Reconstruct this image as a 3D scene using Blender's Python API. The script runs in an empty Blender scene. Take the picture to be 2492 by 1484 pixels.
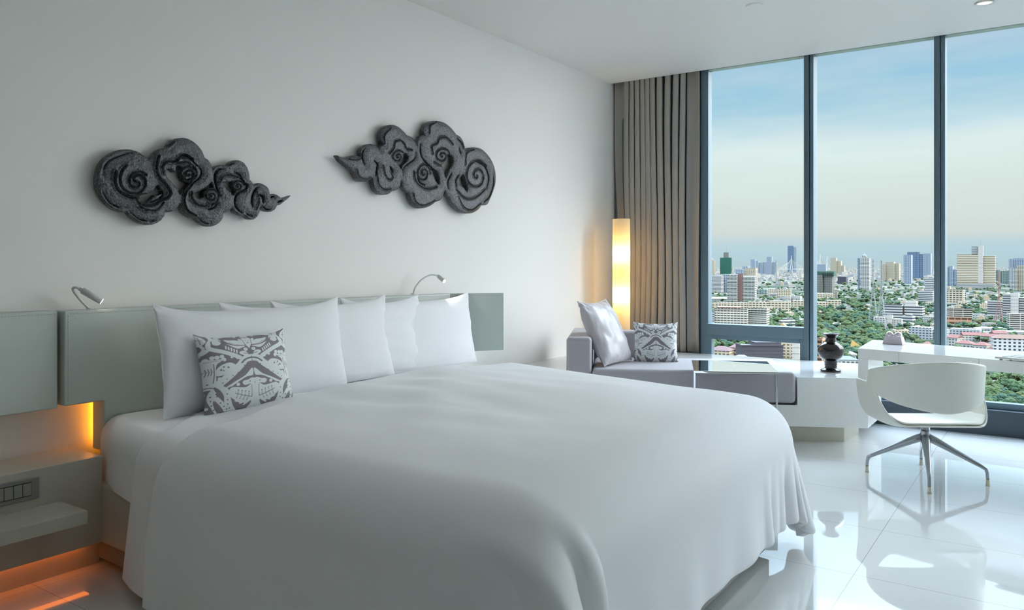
import bpy, bmesh, math, random
import numpy as np
from mathutils import Vector, Matrix, noise
C = bpy.context.scene.collection
SC = bpy.context.scene
R = math.radians
# ------------------------------------------------------------------ camera
F, CX, HY, H = 1917.0, 1246.0, 648.0, 1.2
TH = math.atan(1321 / 1917); sT, cT = math.sin(TH), math.cos(TH)
CAMX = 3.386
HC = 2.888
cam_d = bpy.data.cameras.new('camera'); cam = bpy.data.objects.new('camera', cam_d); C.objects.link(cam)
cam.location = (CAMX, 0, H); cam.rotation_euler = (R(90), 0, TH)
cam_d.sensor_width = 36; cam_d.lens = 36 * F / 2492; cam_d.shift_y = -(742 - HY) / 2492
cam_d.clip_start = 0.05; cam_d.clip_end = 90000
SC.camera = cam
SC.view_settings.view_transform = 'Standard'; SC.view_settings.look = 'None'
SC.view_settings.exposure = 0.0; SC.view_settings.gamma = 1.0; SC.view_settings.use_curve_mapping = False
SC.cycles.use_denoising = True; SC.cycles.max_bounces = 10; SC.cycles.diffuse_bounces = 6
SC.cycles.transparent_max_bounces = 12; SC.cycles.sample_clamp_indirect = 6; SC.cycles.caustics_reflective = False
def S(h):
    v = [int(h[i:i + 2], 16) / 255 for i in (0, 2, 4)]
    return tuple(c / 12.92 if c <= .04045 else ((c + .055) / 1.055) ** 2.4 for c in v) + (1,)
# ------------------------------------------------------------------ world
W = bpy.data.worlds.new('sky'); SC.world = W; W.use_nodes = True
nt = W.node_tree; N = nt.nodes; L = nt.links; N.clear()
def nn(t, tree=None, **k):
    n = (tree or nt).nodes.new(t)
    for a, b in k.items(): setattr(n, a, b)
    return n
def ramp(tree, pts, interp='LINEAR'):
    r = tree.nodes.new('ShaderNodeValToRGB'); r.color_ramp.interpolation = interp
    e = r.color_ramp.elements
    while len(e) > 1: e.remove(e[-1])
    e[0].position, e[0].color = pts[0]
    for p, c in pts[1:]:
        q = e.new(p); q.color = c
    return r
tc = nn('ShaderNodeTexCoord'); sep = nn('ShaderNodeSeparateXYZ'); L.new(tc.outputs['Generated'], sep.inputs[0])
grad = ramp(nt, [(0, S('b8cfd6')), (.01, S('b6d2dc')), (.025, S('bcd6de')), (.04, S('d4ddd9')), (.06, S('d6e1dc')), (.10, S('d9e9e4')), (.13, S('e0f1ee')), (.15, S('d2e8ee')),
                 (.18, S('a9d2e4')), (.22, S('9ccae2')), (.26, S('a4c6e0')), (.31, S('a8c8e2')), (.6, S('b8cbe0')), (1, S('a8c4e4'))])
mpw = nn('ShaderNodeMapping'); mpw.inputs['Scale'].default_value = (2.2, 2.2, 14); L.new(tc.outputs['Generated'], mpw.inputs[0])
nw = nn('ShaderNodeTexNoise'); nw.inputs['Scale'].default_value = 1.7; nw.inputs['Detail'].default_value = 5; L.new(mpw.outputs[0], nw.inputs['Vector'])
wm = nn('ShaderNodeMath', operation='MULTIPLY_ADD'); wm.inputs[1].default_value = .055; wm.inputs[2].default_value = -.0275; L.new(nw.outputs[0], wm.inputs[0])
ws = nn('ShaderNodeMath', operation='MULTIPLY'); L.new(wm.outputs[0], ws.inputs[0])
wr_ = ramp(nt, [(0, (0, 0, 0, 1)), (.03, (.25, .25, .25, 1)), (.12, (1, 1, 1, 1))]); L.new(sep.outputs['Z'], wr_.inputs[0]); L.new(wr_.outputs[0], ws.inputs[1])
wa_ = nn('ShaderNodeMath', operation='ADD'); L.new(sep.outputs['Z'], wa_.inputs[0]); L.new(ws.outputs[0], wa_.inputs[1]); L.new(wa_.outputs[0], grad.inputs[0])
add = nn('ShaderNodeMath', operation='ADD'); L.new(sep.outputs['Z'], add.inputs[0]); add.inputs[1].default_value = .12
div = nn('ShaderNodeVectorMath', operation='DIVIDE'); L.new(tc.outputs['Generated'], div.inputs[0])
cmb = nn('ShaderNodeCombineXYZ'); [L.new(add.outputs[0], cmb.inputs[i]) for i in range(3)]
L.new(cmb.outputs[0], div.inputs[1])
mp = nn('ShaderNodeMapping'); mp.inputs['Scale'].default_value = (.55, 1.1, 0); mp.inputs['Rotation'].default_value = (0, 0, .35); L.new(div.outputs[0], mp.inputs[0])
no = nn('ShaderNodeTexNoise'); no.inputs['Scale'].default_value = 1.5; no.inputs['Detail'].default_value = 9; no.inputs['Roughness'].default_value = .56
L.new(mp.outputs[0], no.inputs['Vector'])
cr = ramp(nt, [(.43, (0, 0, 0, 1)), (.74, (1, 1, 1, 1))]); L.new(no.outputs[0], cr.inputs[0])
cf = ramp(nt, [(.03, (0.1, 0.1, 0.1, 1)), (.10, (.55, .55, .55, 1)), (.17, (.6, .6, .6, 1)), (.25, (.5, .5, .5, 1)), (1, (.7, .7, .7, 1))]); L.new(sep.outputs['Z'], cf.inputs[0])
cm = nn('ShaderNodeMath', operation='MULTIPLY'); L.new(cr.outputs[0], cm.inputs[0]); L.new(cf.outputs[0], cm.inputs[1])
mix = nn('ShaderNodeMixRGB'); mix.inputs[2].default_value = S('dfe9e4'); L.new(cm.outputs[0], mix.inputs[0]); L.new(grad.outputs[0], mix.inputs[1])
# the upper sky, above what the window frames, is a brighter thin overcast
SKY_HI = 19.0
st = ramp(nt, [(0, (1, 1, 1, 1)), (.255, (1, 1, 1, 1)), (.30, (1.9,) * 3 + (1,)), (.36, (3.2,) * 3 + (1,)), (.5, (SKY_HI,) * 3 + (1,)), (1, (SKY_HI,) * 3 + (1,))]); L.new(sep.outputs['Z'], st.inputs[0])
# the sky around the low sun, to the right of the window view, is much brighter
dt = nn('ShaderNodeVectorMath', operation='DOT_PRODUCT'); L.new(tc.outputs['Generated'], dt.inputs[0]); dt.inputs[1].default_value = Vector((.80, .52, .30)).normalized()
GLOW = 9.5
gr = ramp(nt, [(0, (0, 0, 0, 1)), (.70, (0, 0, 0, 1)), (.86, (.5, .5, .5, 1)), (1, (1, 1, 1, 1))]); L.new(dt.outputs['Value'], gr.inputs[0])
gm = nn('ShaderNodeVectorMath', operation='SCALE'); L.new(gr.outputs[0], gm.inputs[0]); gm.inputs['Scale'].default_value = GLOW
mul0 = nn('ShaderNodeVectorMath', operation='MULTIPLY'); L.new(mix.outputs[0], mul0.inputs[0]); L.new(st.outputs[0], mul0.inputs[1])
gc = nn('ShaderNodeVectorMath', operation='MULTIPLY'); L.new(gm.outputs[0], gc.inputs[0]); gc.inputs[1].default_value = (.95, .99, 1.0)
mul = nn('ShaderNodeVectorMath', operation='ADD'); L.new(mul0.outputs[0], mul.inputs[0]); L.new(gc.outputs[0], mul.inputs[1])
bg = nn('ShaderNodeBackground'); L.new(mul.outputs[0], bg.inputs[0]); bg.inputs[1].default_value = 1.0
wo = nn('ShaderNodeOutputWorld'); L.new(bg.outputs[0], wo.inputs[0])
# ------------------------------------------------------------------ sun (low, from the right, outside only)
sd = bpy.data.lights.new('sun', 'SUN'); sd.energy = 5.0; sd.color = (1, .86, .64); sd.angle = R(.6)
so = bpy.data.objects.new('sun', sd); C.objects.link(so)
so.rotation_euler = Vector((1, -.30, .42)).to_track_quat('Z', 'Y').to_euler()
# ------------------------------------------------------------------ materials
def mat(name, col, rough=.5, metal=0, spec=.5, bump=0, bscale=40, var=0, **k):
    m = bpy.data.materials.new(name); m.use_nodes = True
    t = m.node_tree; b = t.nodes['Principled BSDF']
    col = S(col) if isinstance(col, str) else tuple(col) + (1,)
    b.inputs['Base Color'].default_value = col; b.inputs['Roughness'].default_value = rough
    b.inputs['Metallic'].default_value = metal; b.inputs['Specular IOR Level'].default_value = spec
    for a, v in k.items(): b.inputs[a.replace('_', ' ')].default_value = v
    if bump or var:
        tcx = t.nodes.new('ShaderNodeTexCoord'); n = t.nodes.new('ShaderNodeTexNoise')
        n.inputs['Scale'].default_value = bscale; n.inputs['Detail'].default_value = 5; t.links.new(tcx.outputs['Object'], n.inputs['Vector'])
        if bump:
            bp = t.nodes.new('ShaderNodeBump'); bp.inputs['Strength'].default_value = bump; bp.inputs['Distance'].default_value = .004
            t.links.new(n.outputs[0], bp.inputs['Height']); t.links.new(bp.outputs[0], b.inputs['Normal'])
        if var:
            rp = ramp(t, [(.3, tuple(c * (1 - var) for c in col[:3]) + (1,)), (.7, tuple(min(1, c * (1 + var)) for c in col[:3]) + (1,))])
            t.links.new(n.outputs[0], rp.inputs[0]); t.links.new(rp.outputs[0], b.inputs['Base Color'])
    return m
def emis(name, col, s):
    m = bpy.data.materials.new(name); m.use_nodes = True; t = m.node_tree; b = t.nodes['Principled BSDF']
    b.inputs['Base Color'].default_value = (.8, .8, .8, 1); b.inputs['Emission Color'].default_value = S(col); b.inputs['Emission Strength'].default_value = s
    return m
M = {}
M['wall'] = mat('white_wall_paint', 'eeebe6', .75, bump=.08, bscale=300)
M['ceil'] = mat('ceiling_paint', 'eae7e2', .55)
M['lacq'] = mat('white_gloss_lacquer', 'e9e9e7', .08, Coat_Weight=.4, Coat_Roughness=.02)
M['night'] = mat('cream_satin_lacquer', 'bfbbad', .3)
M['hb'] = mat('pale_sage_leather', 'bfc6c0', .42, bump=.25, bscale=420)
M['hbw'] = mat('shaded_sage_panel', 'b3bdb8', .35)  # darker than the leather: shade away from the window put into the colour
M['base'] = mat('taupe_leather', 'b4b0a4', .45, bump=.15, bscale=300)
M['rail'] = mat('dark_taupe_rail', '7d7a70', .5)
M['dark'] = mat('dark_plinth', '33302c', .5)
M['sheet'] = mat('white_cotton', 'e8e8ea', .85, bump=.12, bscale=900, Sheen_Weight=.15)
M['duvet'] = mat('white_duvet_cotton', 'e9eaec', .62, bump=.1, bscale=900, Sheen_Weight=.25)
M['gfab'] = mat('mauve_grey_fabric', 'a7a3a9', .6, bump=.2, bscale=900, Sheen_Weight=.3)
M['gsatin'] = mat('silver_satin', 'b4afb2', .38, bump=.1, bscale=600, Sheen_Weight=.4)
M['curt'] = mat('taupe_curtain_fabric', 'a39e97', .8, bump=.2, bscale=700)
M['cback'] = mat('curtain_lining', 'aaa49c', .8)
M['frame'] = mat('slate_blue_aluminium', '5c727e', .35, metal=.2)
M['frame2'] = mat('dark_slate_aluminium', '57676f', .45, metal=.1)
M['head'] = mat('green_grey_head_rail', '9fb3a6', .4)
M['sill'] = mat('dark_slate_panel', '2c3842', .4)
M['chrome'] = mat('polished_chrome', 'e8eaec', .04, metal=1)
M['mirror'] = mat('mirror_top', 'fcfcfc', .01, metal=1)
M['steel'] = mat('satin_aluminium', 'a9adb4', .28, metal=.9)
M['shell'] = mat('ivory_chair_shell', 'dcdcd2', .35, bump=.08, bscale=500)
M['pad'] = mat('ivory_seat_leather', 'e8e5da', .45)
M['vase'] = mat('brown_black_ceramic', '1c1312', .16, Coat_Weight=.3)
M['foot'] = mat('cream_glide', 'd8d2bd', .5)
M['grey'] = mat('grey_switch_plastic', '8b8a86', .4)
M['grey2'] = mat('dark_switch_gap', '2d2c2a', .5)
M['rock'] = mat('switch_rocker', '9a9893', .35)
M['lampw'] = mat('white_lamp_enamel', 'd8d8d4', .35)
M['tip'] = emis('reading_lens', 'fff6e8', 14)
M['led'] = emis('amber_led', 'ff9410', 11)
M['led2'] = emis('orange_led', 'ff7c18', 2.2)
M['box'] = mat('mauve_card', 'b3a9ae', .4)
M['iron'] = mat('hammered_dark_iron', '525356', .36, metal=.55, bump=1.0, bscale=120, var=.6)  # random light speckles also paint the hammered highlights into the colour
def glassy(name, tint, w):
    m = bpy.data.materials.new(name); m.use_nodes = True; t = m.node_tree; t.nodes.clear()
    tr = nn('ShaderNodeBsdfTransparent', t); tr.inputs[0].default_value = tint
    gl = nn('ShaderNodeBsdfGlossy', t); gl.inputs['Roughness'].default_value = .01
    fr = nn('ShaderNodeFresnel', t); fr.inputs[0].default_value = 1.35
    mu = nn('ShaderNodeMath', t, operation='MULTIPLY'); mu.inputs[1].default_value = w; t.links.new(fr.outputs[0], mu.inputs[0])
    mx = nn('ShaderNodeMixShader', t); o = nn('ShaderNodeOutputMaterial', t)
    t.links.new(mu.outputs[0], mx.inputs[0]); t.links.new(tr.outputs[0], mx.inputs[1]); t.links.new(gl.outputs[0], mx.inputs[2]); t.links.new(mx.outputs[0], o.inputs[0])
    return m
M['glass'] = glassy('window_glass', (.992, .998, .998, 1), .3)
# floor tiles : joints every tile along both axes
def floor_mat():
    m = bpy.data.materials.new('polished_white_tile'); m.use_nodes = True; t = m.node_tree; b = t.nodes['Principled BSDF']
    b.inputs['Roughness'].default_value = .035; b.inputs['IOR'].default_value = 1.75
    b.inputs['Coat Weight'].default_value = .8; b.inputs['Coat Roughness'].default_value = .015
    g = t.nodes.new('ShaderNodeTexCoord'); s = t.nodes.new('ShaderNodeSeparateXYZ'); t.links.new(g.outputs['Object'], s.inputs[0])
    outs = []
    for ax, off, step in (('X', 2.74, 1.24), ('Y', 3.28, .62)):
        a = nn('ShaderNodeMath', t, operation='SUBTRACT'); t.links.new(s.outputs[ax], a.inputs[0]); a.inputs[1].default_value = off - 50 * step
        d = nn('ShaderNodeMath', t, operation='MODULO'); t.links.new(a.outputs[0], d.inputs[0]); d.inputs[1].default_value = step
        l = nn('ShaderNodeMath', t, operation='LESS_THAN'); t.links.new(d.outputs[0], l.inputs[0]); l.inputs[1].default_value = .0026
        outs.append(l)
    mx = nn('ShaderNodeMath', t, operation='MAXIMUM'); t.links.new(outs[0].outputs[0], mx.inputs[0]); t.links.new(outs[1].outputs[0], mx.inputs[1])
    n = nn('ShaderNodeTexNoise', t); n.inputs['Scale'].default_value = 1.2; n.inputs['Detail'].default_value = 6; t.links.new(g.outputs['Object'], n.inputs['Vector'])
    r = ramp(t, [(.3, S('e6e8e7')), (.7, S('eeefed'))]); t.links.new(n.outputs[0], r.inputs[0])
    c = nn('ShaderNodeMixRGB', t); c.inputs[2].default_value = S('a9adac'); t.links.new(mx.outputs[0], c.inputs[0]); t.links.new(r.outputs[0], c.inputs[1])
    t.links.new(c.outputs[0], b.inputs['Base Color'])
    return m
M['floor'] = floor_mat()
# ------------------------------------------------------------------ object helpers
def finish(name, me, m, parent=None, smooth=False, bevel=0, sub=0, seg=2):
    o = bpy.data.objects.new(name, me); C.objects.link(o)
    for x in (m if isinstance(m, (list, tuple)) else [m]): me.materials.append(x)
    if parent: o.parent = parent
    if smooth or bevel:
        for p in me.polygons: p.use_smooth = True
    if bevel:
        b = o.modifiers.new('bevel', 'BEVEL'); b.width = bevel; b.segments = seg; b.limit_method = 'ANGLE'; b.angle_limit = R(35)
        w = o.modifiers.new('wn', 'WEIGHTED_NORMAL')
    if sub:
        s = o.modifiers.new('sub', 'SUBSURF'); s.levels = s.render_levels = sub
    return o
def obj(name, bm, m, parent=None, **k):
    bmesh.ops.recalc_face_normals(bm, faces=bm.faces[:])
    me = bpy.data.meshes.new(name); bm.to_mesh(me); bm.free()
    return finish(name, me, m, parent, **k)
def tag(o, label=None, cat=None, group=None, kind=None):
    if label: o['label'] = label
    if cat: o['category'] = cat
    if group: o['group'] = group
    if kind: o['kind'] = kind
    return o
def thing(name, label, cat, loc=(0, 0, 0), rz=0, group=None):
    o = bpy.data.objects.new(name, None); C.objects.link(o); o.location = loc; o.rotation_euler = (0, 0, rz); o.empty_display_size = .1
    return tag(o, label, cat, group)
def box(bm, x0, x1, y0, y1, z0, z1, mtx=None):
    vs = [bm.verts.new(Vector(p)) for p in ((x0, y0, z0), (x1, y0, z0), (x1, y1, z0), (x0, y1, z0), (x0, y0, z1), (x1, y0, z1), (x1, y1, z1), (x0, y1, z1))]
    if mtx: bmesh.ops.transform(bm, matrix=mtx, verts=vs)
    for f in ((0, 3, 2, 1), (4, 5, 6, 7), (0, 1, 5, 4), (1, 2, 6, 5), (2, 3, 7, 6), (3, 0, 4, 7)): bm.faces.new([vs[i] for i in f])
    return vs
def prism(bm, pts, z0, z1):
    a = [bm.verts.new((x, y, z0)) for x, y in pts]; b = [bm.verts.new((x, y, z1)) for x, y in pts]; n = len(pts)
    bm.faces.new(a[::-1]); bm.faces.new(b)
    for i in range(n): bm.faces.new((a[i], a[(i + 1) % n], b[(i + 1) % n], b[i]))
def bx(name, x0, x1, y0, y1, z0, z1, m, parent=None, **k):
    bm = bmesh.new(); box(bm, x0, x1, y0, y1, z0, z1); return obj(name, bm, m, parent, **k)
def tube(bm, pts, rad, n=10, cap=True):
    pts = [Vector(p) for p in pts]; rings = []; rad = rad if isinstance(rad, (list, tuple)) else [rad] * len(pts)
    up = None
    for i, p in enumerate(pts):
        t = (pts[min(i + 1, len(pts) - 1)] - pts[max(i - 1, 0)]).normalized()
        if up is None: up = Vector((0, 0, 1)) if abs(t.z) < .9 else Vector((1, 0, 0))
        a = t.cross(up).normalized(); b = a.cross(t).normalized(); up = b
        rings.append([bm.verts.new(p + (a * math.cos(2 * math.pi * k / n) + b * math.sin(2 * math.pi * k / n)) * rad[i]) for k in range(n)])
    for r0, r1 in zip(rings, rings[1:]):
        for k in range(n): bm.faces.new((r0[k], r0[(k + 1) % n], r1[(k + 1) % n], r1[k]))
    if cap: bm.faces.new(rings[0][::-1]); bm.faces.new(rings[-1])
def lathe(bm, prof, n=40, c=(0, 0, 0)):
    rings = []
    for r, z in prof: rings.append([bm.verts.new((c[0] + max(r, 1e-4) * math.cos(2 * math.pi * k / n), c[1] + max(r, 1e-4) * math.sin(2 * math.pi * k / n), c[2] + z)) for k in range(n)])
    for r0, r1 in zip(rings, rings[1:]):
        for k in range(n): bm.faces.new((r0[k], r0[(k + 1) % n], r1[(k + 1) % n], r1[k]))
    bm.faces.new(rings[0][::-1]); bm.faces.new(rings[-1])
def struct(o): o['kind'] = 'structure'; return o
def gridmesh(name, P):
    n, m = P.shape[:2]
    me = bpy.data.meshes.new(name)
    fs = [(i * m + j, (i + 1) * m + j, (i + 1) * m + j + 1, i * m + j + 1) for i in range(n - 1) for j in range(m - 1)]
    me.from_pydata(P.reshape(-1, 3).tolist(), [], fs); me.update(); return me
def cat_rom(pts, n=8, closed=False):
    P = [np.array(p, float) for p in pts]; out = []; N_ = len(P)
    for i in range(N_ if closed else N_ - 1):
        p0 = P[(i - 1) % N_] if closed or i > 0 else 2 * P[0] - P[1]; p1 = P[i]; p2 = P[(i + 1) % N_]
        p3 = P[(i + 2) % N_] if closed or i + 2 < N_ else 2 * P[-1] - P[-2]
        for k in range(n):
            t = k / n; out.append(.5 * ((2 * p1) + (-p0 + p2) * t + (2 * p0 - 5 * p1 + 4 * p2 - p3) * t * t + (-p0 + 3 * p1 - 3 * p2 + p3) * t ** 3))
    if not closed: out.append(P[-1])
    return np.array(out)
# pixel -> place helpers used only to measure where a thing stands
def at_z(px, py, z):
    d = (H - z) * F / (py - HY); r = (px - CX) / F * d; return (CAMX - sT * d + cT * r, cT * d + sT * r)
def at_x(px, py, x):
    t = (px - CX) / F; d = (x - CAMX) / (-sT + cT * t); return (cT * d + sT * t * d, H - (py - HY) * d / F)
# ================================================================== ROOM SHELL
YW = 6.52; RX = 6.6; BY = -2.6
struct(bx('wall_left', -.2, 0, BY, 6.95, -.1, 3.3, M['wall']))
struct(bx('wall_back', 0, RX, BY - .2, BY, -.1, 3.3, M['wall']))
struct(bx('wall_right', RX, RX + .2, BY, 6.95, -.1, 3.3, M['wall']))
struct(bx('floor', 0, RX, BY, 6.6, -.12, 0, M['floor']))
struct(bx('ceiling', 0, RX, BY, YW, HC, 3.3, M['ceil']))
struct(bx('trim_1', 0, RX, YW + .16, 6.95, 2.98, 3.3, M['frame2']))     # head above the glazing, behind the curtain slot
bm = bmesh.new(); box(bm, 0, RX, YW, YW + .16, 3.1, 3.3); struct(obj('trim_2', bm, M['ceil']))
# window bays
XM = [.885, 1.762, 2.689, 3.616, 4.543, 5.47, 6.57]
YG = 6.62
def mull(x, w, parent):
    bm = bmesh.new(); box(bm, x - w / 2, x + w * .02, YW + .015, YG + .05, 0, 3.0)
    obj('mullion', bm, M['frame2'], parent, bevel=.004)
    bm = bmesh.new(); box(bm, x + w * .06, x + w / 2, YW + .03, YG + .05, 0, 3.0)
    obj('mullion', bm, M['frame'], parent, bevel=.004)
for i in range(6):
    x0, x1 = XM[i], XM[i + 1]
    w = bpy.data.objects.new('window_%d' % (i + 1), None); C.objects.link(w); struct(w)
    mull(x1, .072 if i < 5 else .05, w)
    if i == 0:
        bm = bmesh.new(); box(bm, .845, .915, YG - .04, YG + .05, 0, 3.0); obj('jamb', bm, M['frame'], w, bevel=.004)
        bm = bmesh.new(); box(bm, .905, 1.73, YW + .03, YG + .05, .612, .706); obj('transom', bm, M['frame'], w, bevel=.006)
        bm = bmesh.new()
        for b in ((.91, .945, .2, .612), (1.685, 1.735, .2, .612), (.945, 1.685, .575, .612), (.945, 1.685, .2, .24)): box(bm, b[0], b[1], YW + .06, YG + .03, b[2], b[3])
        obj('casement_frame', bm, M['frame'], w, bevel=.004)
    bm = bmesh.new(); box(bm, x0, x1, YG - .02, YG + .05, .18, .225); obj('bottom_rail', bm, M['frame'], w, bevel=.004)
    bm = bmesh.new(); box(bm, x0, x1, YG - .03, YG + .05, 2.9, 3.0); obj('head_rail', bm, M['head'], w, bevel=.004)
    bm = bmesh.new(); box(bm, x0 - .02, x1 + .02, YG + .005, YG + .017, .2, 2.99); obj('pane', bm, M['glass'], w)
bm = bmesh.new(); box(bm, 0, .86, YG - .02, YG + .05, 0, 3.0); struct(obj('trim_3', bm, M['frame2']))
bm = bmesh.new(); box(bm, 0, RX, YW + .01, YG + .05, -.1, .18); struct(obj('baseboard_window', bm, M['sill'], bevel=.003))
# ceiling fittings
def downlight(px, py, lit, label, at=None, watt=0):
    x, y = at or at_z(px, py, HC)
    if watt:
        l = bpy.data.lights.new('bed_fill_beam', 'SPOT'); l.energy = watt; l.spot_size = R(125); l.spot_blend = 1; l.shadow_soft_size = .10; l.color = (.96, .985, 1)
        lo = bpy.data.objects.new('bed_fill_beam', l); C.objects.link(lo); lo.location = (x, y, HC - .02)
    t = thing('downlight', label, 'ceiling light', (x, y, HC), 0)
    bm = bmesh.new(); prof = [(.044, -.001), (.054, -.004), (.056, -.008), (.048, -.010), (.043, -.004)]
    rings = [[bm.verts.new((r * math.cos(a * math.pi / 16), r * math.sin(a * math.pi / 16), z)) for a in range(32)] for r, z in prof]
    for r0, r1 in zip(rings, rings[1:]):
        for k in range(32): bm.faces.new((r0[k], r0[(k + 1) % 32], r1[(k + 1) % 32], r1[k]))
    obj('trim_ring', bm, M['lampw'], t, smooth=True)
    bm = bmesh.new(); lathe(bm, [(.001, -.0035), (.043, -.003), (.043, -.001)], 32); obj('lens', bm, M['dl_on'] if lit else M['lampw'], t, smooth=True)
M['dl_on'] = emis('warm_lens', 'f5ead8', 1.1)
downlight(2396, 6, True, 'round recessed downlight glowing faintly in the ceiling, top right')
for x_, y_, w_, t_ in ((1.15, 2.05, 5, 'near left'), (1.15, 3.35, 12, 'far left'), (2.2, 2.05, 15, 'near right'), (2.2, 3.35, 19, 'far right')):  # fill lights added out of view to brighten the bed
    downlight(0, 0, True, 'added unseen fill downlight above the bed, %s one of four' % t_, (x_, y_), w_)
bm = bmesh.new(); lathe(bm, [(.001, 0), (.055, 0), (.055, -.004), (.05, -.009), (.001, -.010)], 32)
o = obj('ceiling_cover', bm, M['ceil'], smooth=False); x, y = at_z(1836, 13, HC); o.location = (x, y, HC)
tag(o, 'flat round white cover plate on the ceiling left of the downlight', 'ceiling cover')
# ================================================================== HEADBOARD, NIGHT UNIT
hb = thing('headboard', 'long pale sage leather headboard running behind the bed', 'headboard', (.002, 2.8, 0))
bm = bmesh.new()
pts = [(1.577, .64), (1.735, .64), (1.735, .43), (4.02, .43), (4.02, 1.022), (1.577, 1.022)]
a = [bm.verts.new((.034, y - 2.8, z)) for y, z in pts]; b = [bm.verts.new((.125, y - 2.8, z)) for y, z in pts]
bm.faces.new(a); bm.faces.new(b)
for i in range(6): bm.faces.new((a[i], a[(i + 1) % 6], b[(i + 1) % 6], b[i]))
obj('main_panel', bm, M['hb'], hb, bevel=.007, seg=3)
bm = bmesh.new()
for y in np.arange(1.60, 4.0, .012): box(bm, .1255, .1262, y - 2.8, y - 2.793, 1.008, 1.0095)
for z in np.arange(.66, 1.0, .012): box(bm, .1255, .1262, 1.590 - 2.8, 1.5915 - 2.8, z, z + .007)
tag(obj('stitching', bm, M['grey'], hb), 'grey stitch line')
bm = bmesh.new(); box(bm, 0, .10, -3.4, -1.235, .632, 1.022); obj('side_panel', bm, M['hb'], hb, bevel=.006)
bm = bmesh.new()
for y in np.arange(-1.9, -1.25, .012): box(bm, .1005, .101, y, y + .007, 1.008, 1.0095)
tag(obj('stitching', bm, M['grey'], hb), 'grey stitch line')
wa = math.atan2(4.338 - 4.03, .326 - .105)
mt = Matrix.Translation((.105, 4.03 - 2.8, 0)) @ Matrix.Rotation(wa, 4, 'Z')
bm = bmesh.new(); box(bm, 0, .38, 0, .018, .637, 1.021, mt); tag(obj('wing_panel', bm, M['hbw'], hb, bevel=.003), 'grey-green angled end panel with shade in its colour')
# alcove light
bx('light_strip', .004, .030, 1.775, 1.79, .455, .70, M['led']).parent = None
o = bpy.data.objects['light_strip']; tag(o, 'amber glowing light strip in the niche beside the headboard', 'light strip')
nu = thing('bedside_unit', 'cream built-in bedside unit with shelf and switches', 'bedside table', (0, 1.2, 0))
def bp(name, x0, x1, y0, y1, z0, z1, m, par, oy=1.2, **k): return bx(name, x0, x1, y0 - oy, y1 - oy, z0, z1, m, par, **k)
bp('carcass', 0.0, .26, -.6, 1.66, .10, .446, M['night'], nu, bevel=.003)
bp('plinth', 0.0, .196, -.6, 1.68, 0, .10, M['night'], nu)
bp('shelf', .26, .467, -.6, 1.497, .257, .305, M['night'], nu, bevel=.002)
sw = bp('switch_plate', .26, .268, 1.16, 1.42, .337, .417, M['grey'], nu, bevel=.003)
bp('switch_recess', .268, .2685, 1.20, 1.392, .352, .403, M['grey2'], nu)
for k in range(6):
    bp('switch_rocker', .268, .272, 1.205 + k * .0312, 1.234 + k * .0312, .355, .400, M['rock'], nu, bevel=.0015)
bp('light_strip', .200, .232, -.5, 1.62, .0955, .0995, M['led2'], nu)
# ================================================================== READING LAMPS
def reading(label, pts, head, x):
    t = thing('reading_lamp', label, 'reading lamp', (x, pts[0][0], pts[0][1]))
    o0 = Vector((x, pts[0][0], pts[0][1]))
    path = cat_rom([(p[2] if len(p) > 2 else x, p[0], p[1]) for p in pts], 10)
    bm = bmesh.new(); tube(bm, [Vector(p) - o0 for p in path], .0052, 12); obj('gooseneck', bm, M['lampw'], t, smooth=True)
    bm = bmesh.new(); tube(bm, [(0, 0, -.012), (0, 0, .006)], .014, 16); obj('mount', bm, M['lampw'], t, smooth=True)
    a, b = Vector(head[0]) - o0, Vector(head[1]) - o0; d = (b - a).normalized()
    bm = bmesh.new(); tube(bm, [a - d * .012, a, a + d * .001, b - d * .004, b], [.007, .008, .0135, .0135, .0125], 20); obj('lamp_head', bm, M['lampw'], t, smooth=True)
    bm = bmesh.new(); tube(bm, [b, b + d * .0015], [.011, .0105], 20); obj('lens', bm, M['tip'], t, smooth=True)
def yz(px, py, x): return at_x(px, py, x)
X1 = .06
p = [yz(218, 752, X1) + (X1,), yz(196, 730, X1 + .01) + (X1 + .01,), yz(178, 706, X1 + .02) + (X1 + .02,), yz(183, 699, X1 + .04) + (X1 + .04,), yz(198, 705, X1 + .05) + (X1 + .05,)]
a = yz(199, 706, X1 + .05); b = yz(247, 733, X1 + .08)
reading('small white gooseneck reading lamp on the left of the headboard, head pointing down right', p, ((X1 + .05,) + a, (X1 + .08,) + b), X1)
X2 = .06
p = [yz(1005, 716, X2) + (X2,), yz(1012, 697, X2 + .01) + (X2 + .01,), yz(1028, 679, X2 + .03) + (X2 + .03,), yz(1048, 669, X2 + .05) + (X2 + .05,), yz(1064, 670, X2 + .07) + (X2 + .07,)]
a = yz(1067, 672, X2 + .07); b = yz(1081, 684, X2 + .12)
reading('small white gooseneck reading lamp arching above the right end of the headboard', p, ((X2 + .07,) + a, (X2 + .12,) + b), X2)
for px, py, x, e in ((249, 735, .15, 1.2), (1082, 686, .19, 1.6)):
    l = bpy.data.lights.new('reading_light', 'SPOT'); l.energy = e; l.spot_size = R(95); l.shadow_soft_size = .015; l.color = (1, .95, .85)
    lo = bpy.data.objects.new('reading_light', l); C.objects.link(lo); y, z = at_x(px, py, x); lo.location = (x, y, z)
    lo.rotation_euler = Vector((-.6, -.5, .62)).to_track_quat('Z', 'Y').to_euler()
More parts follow.
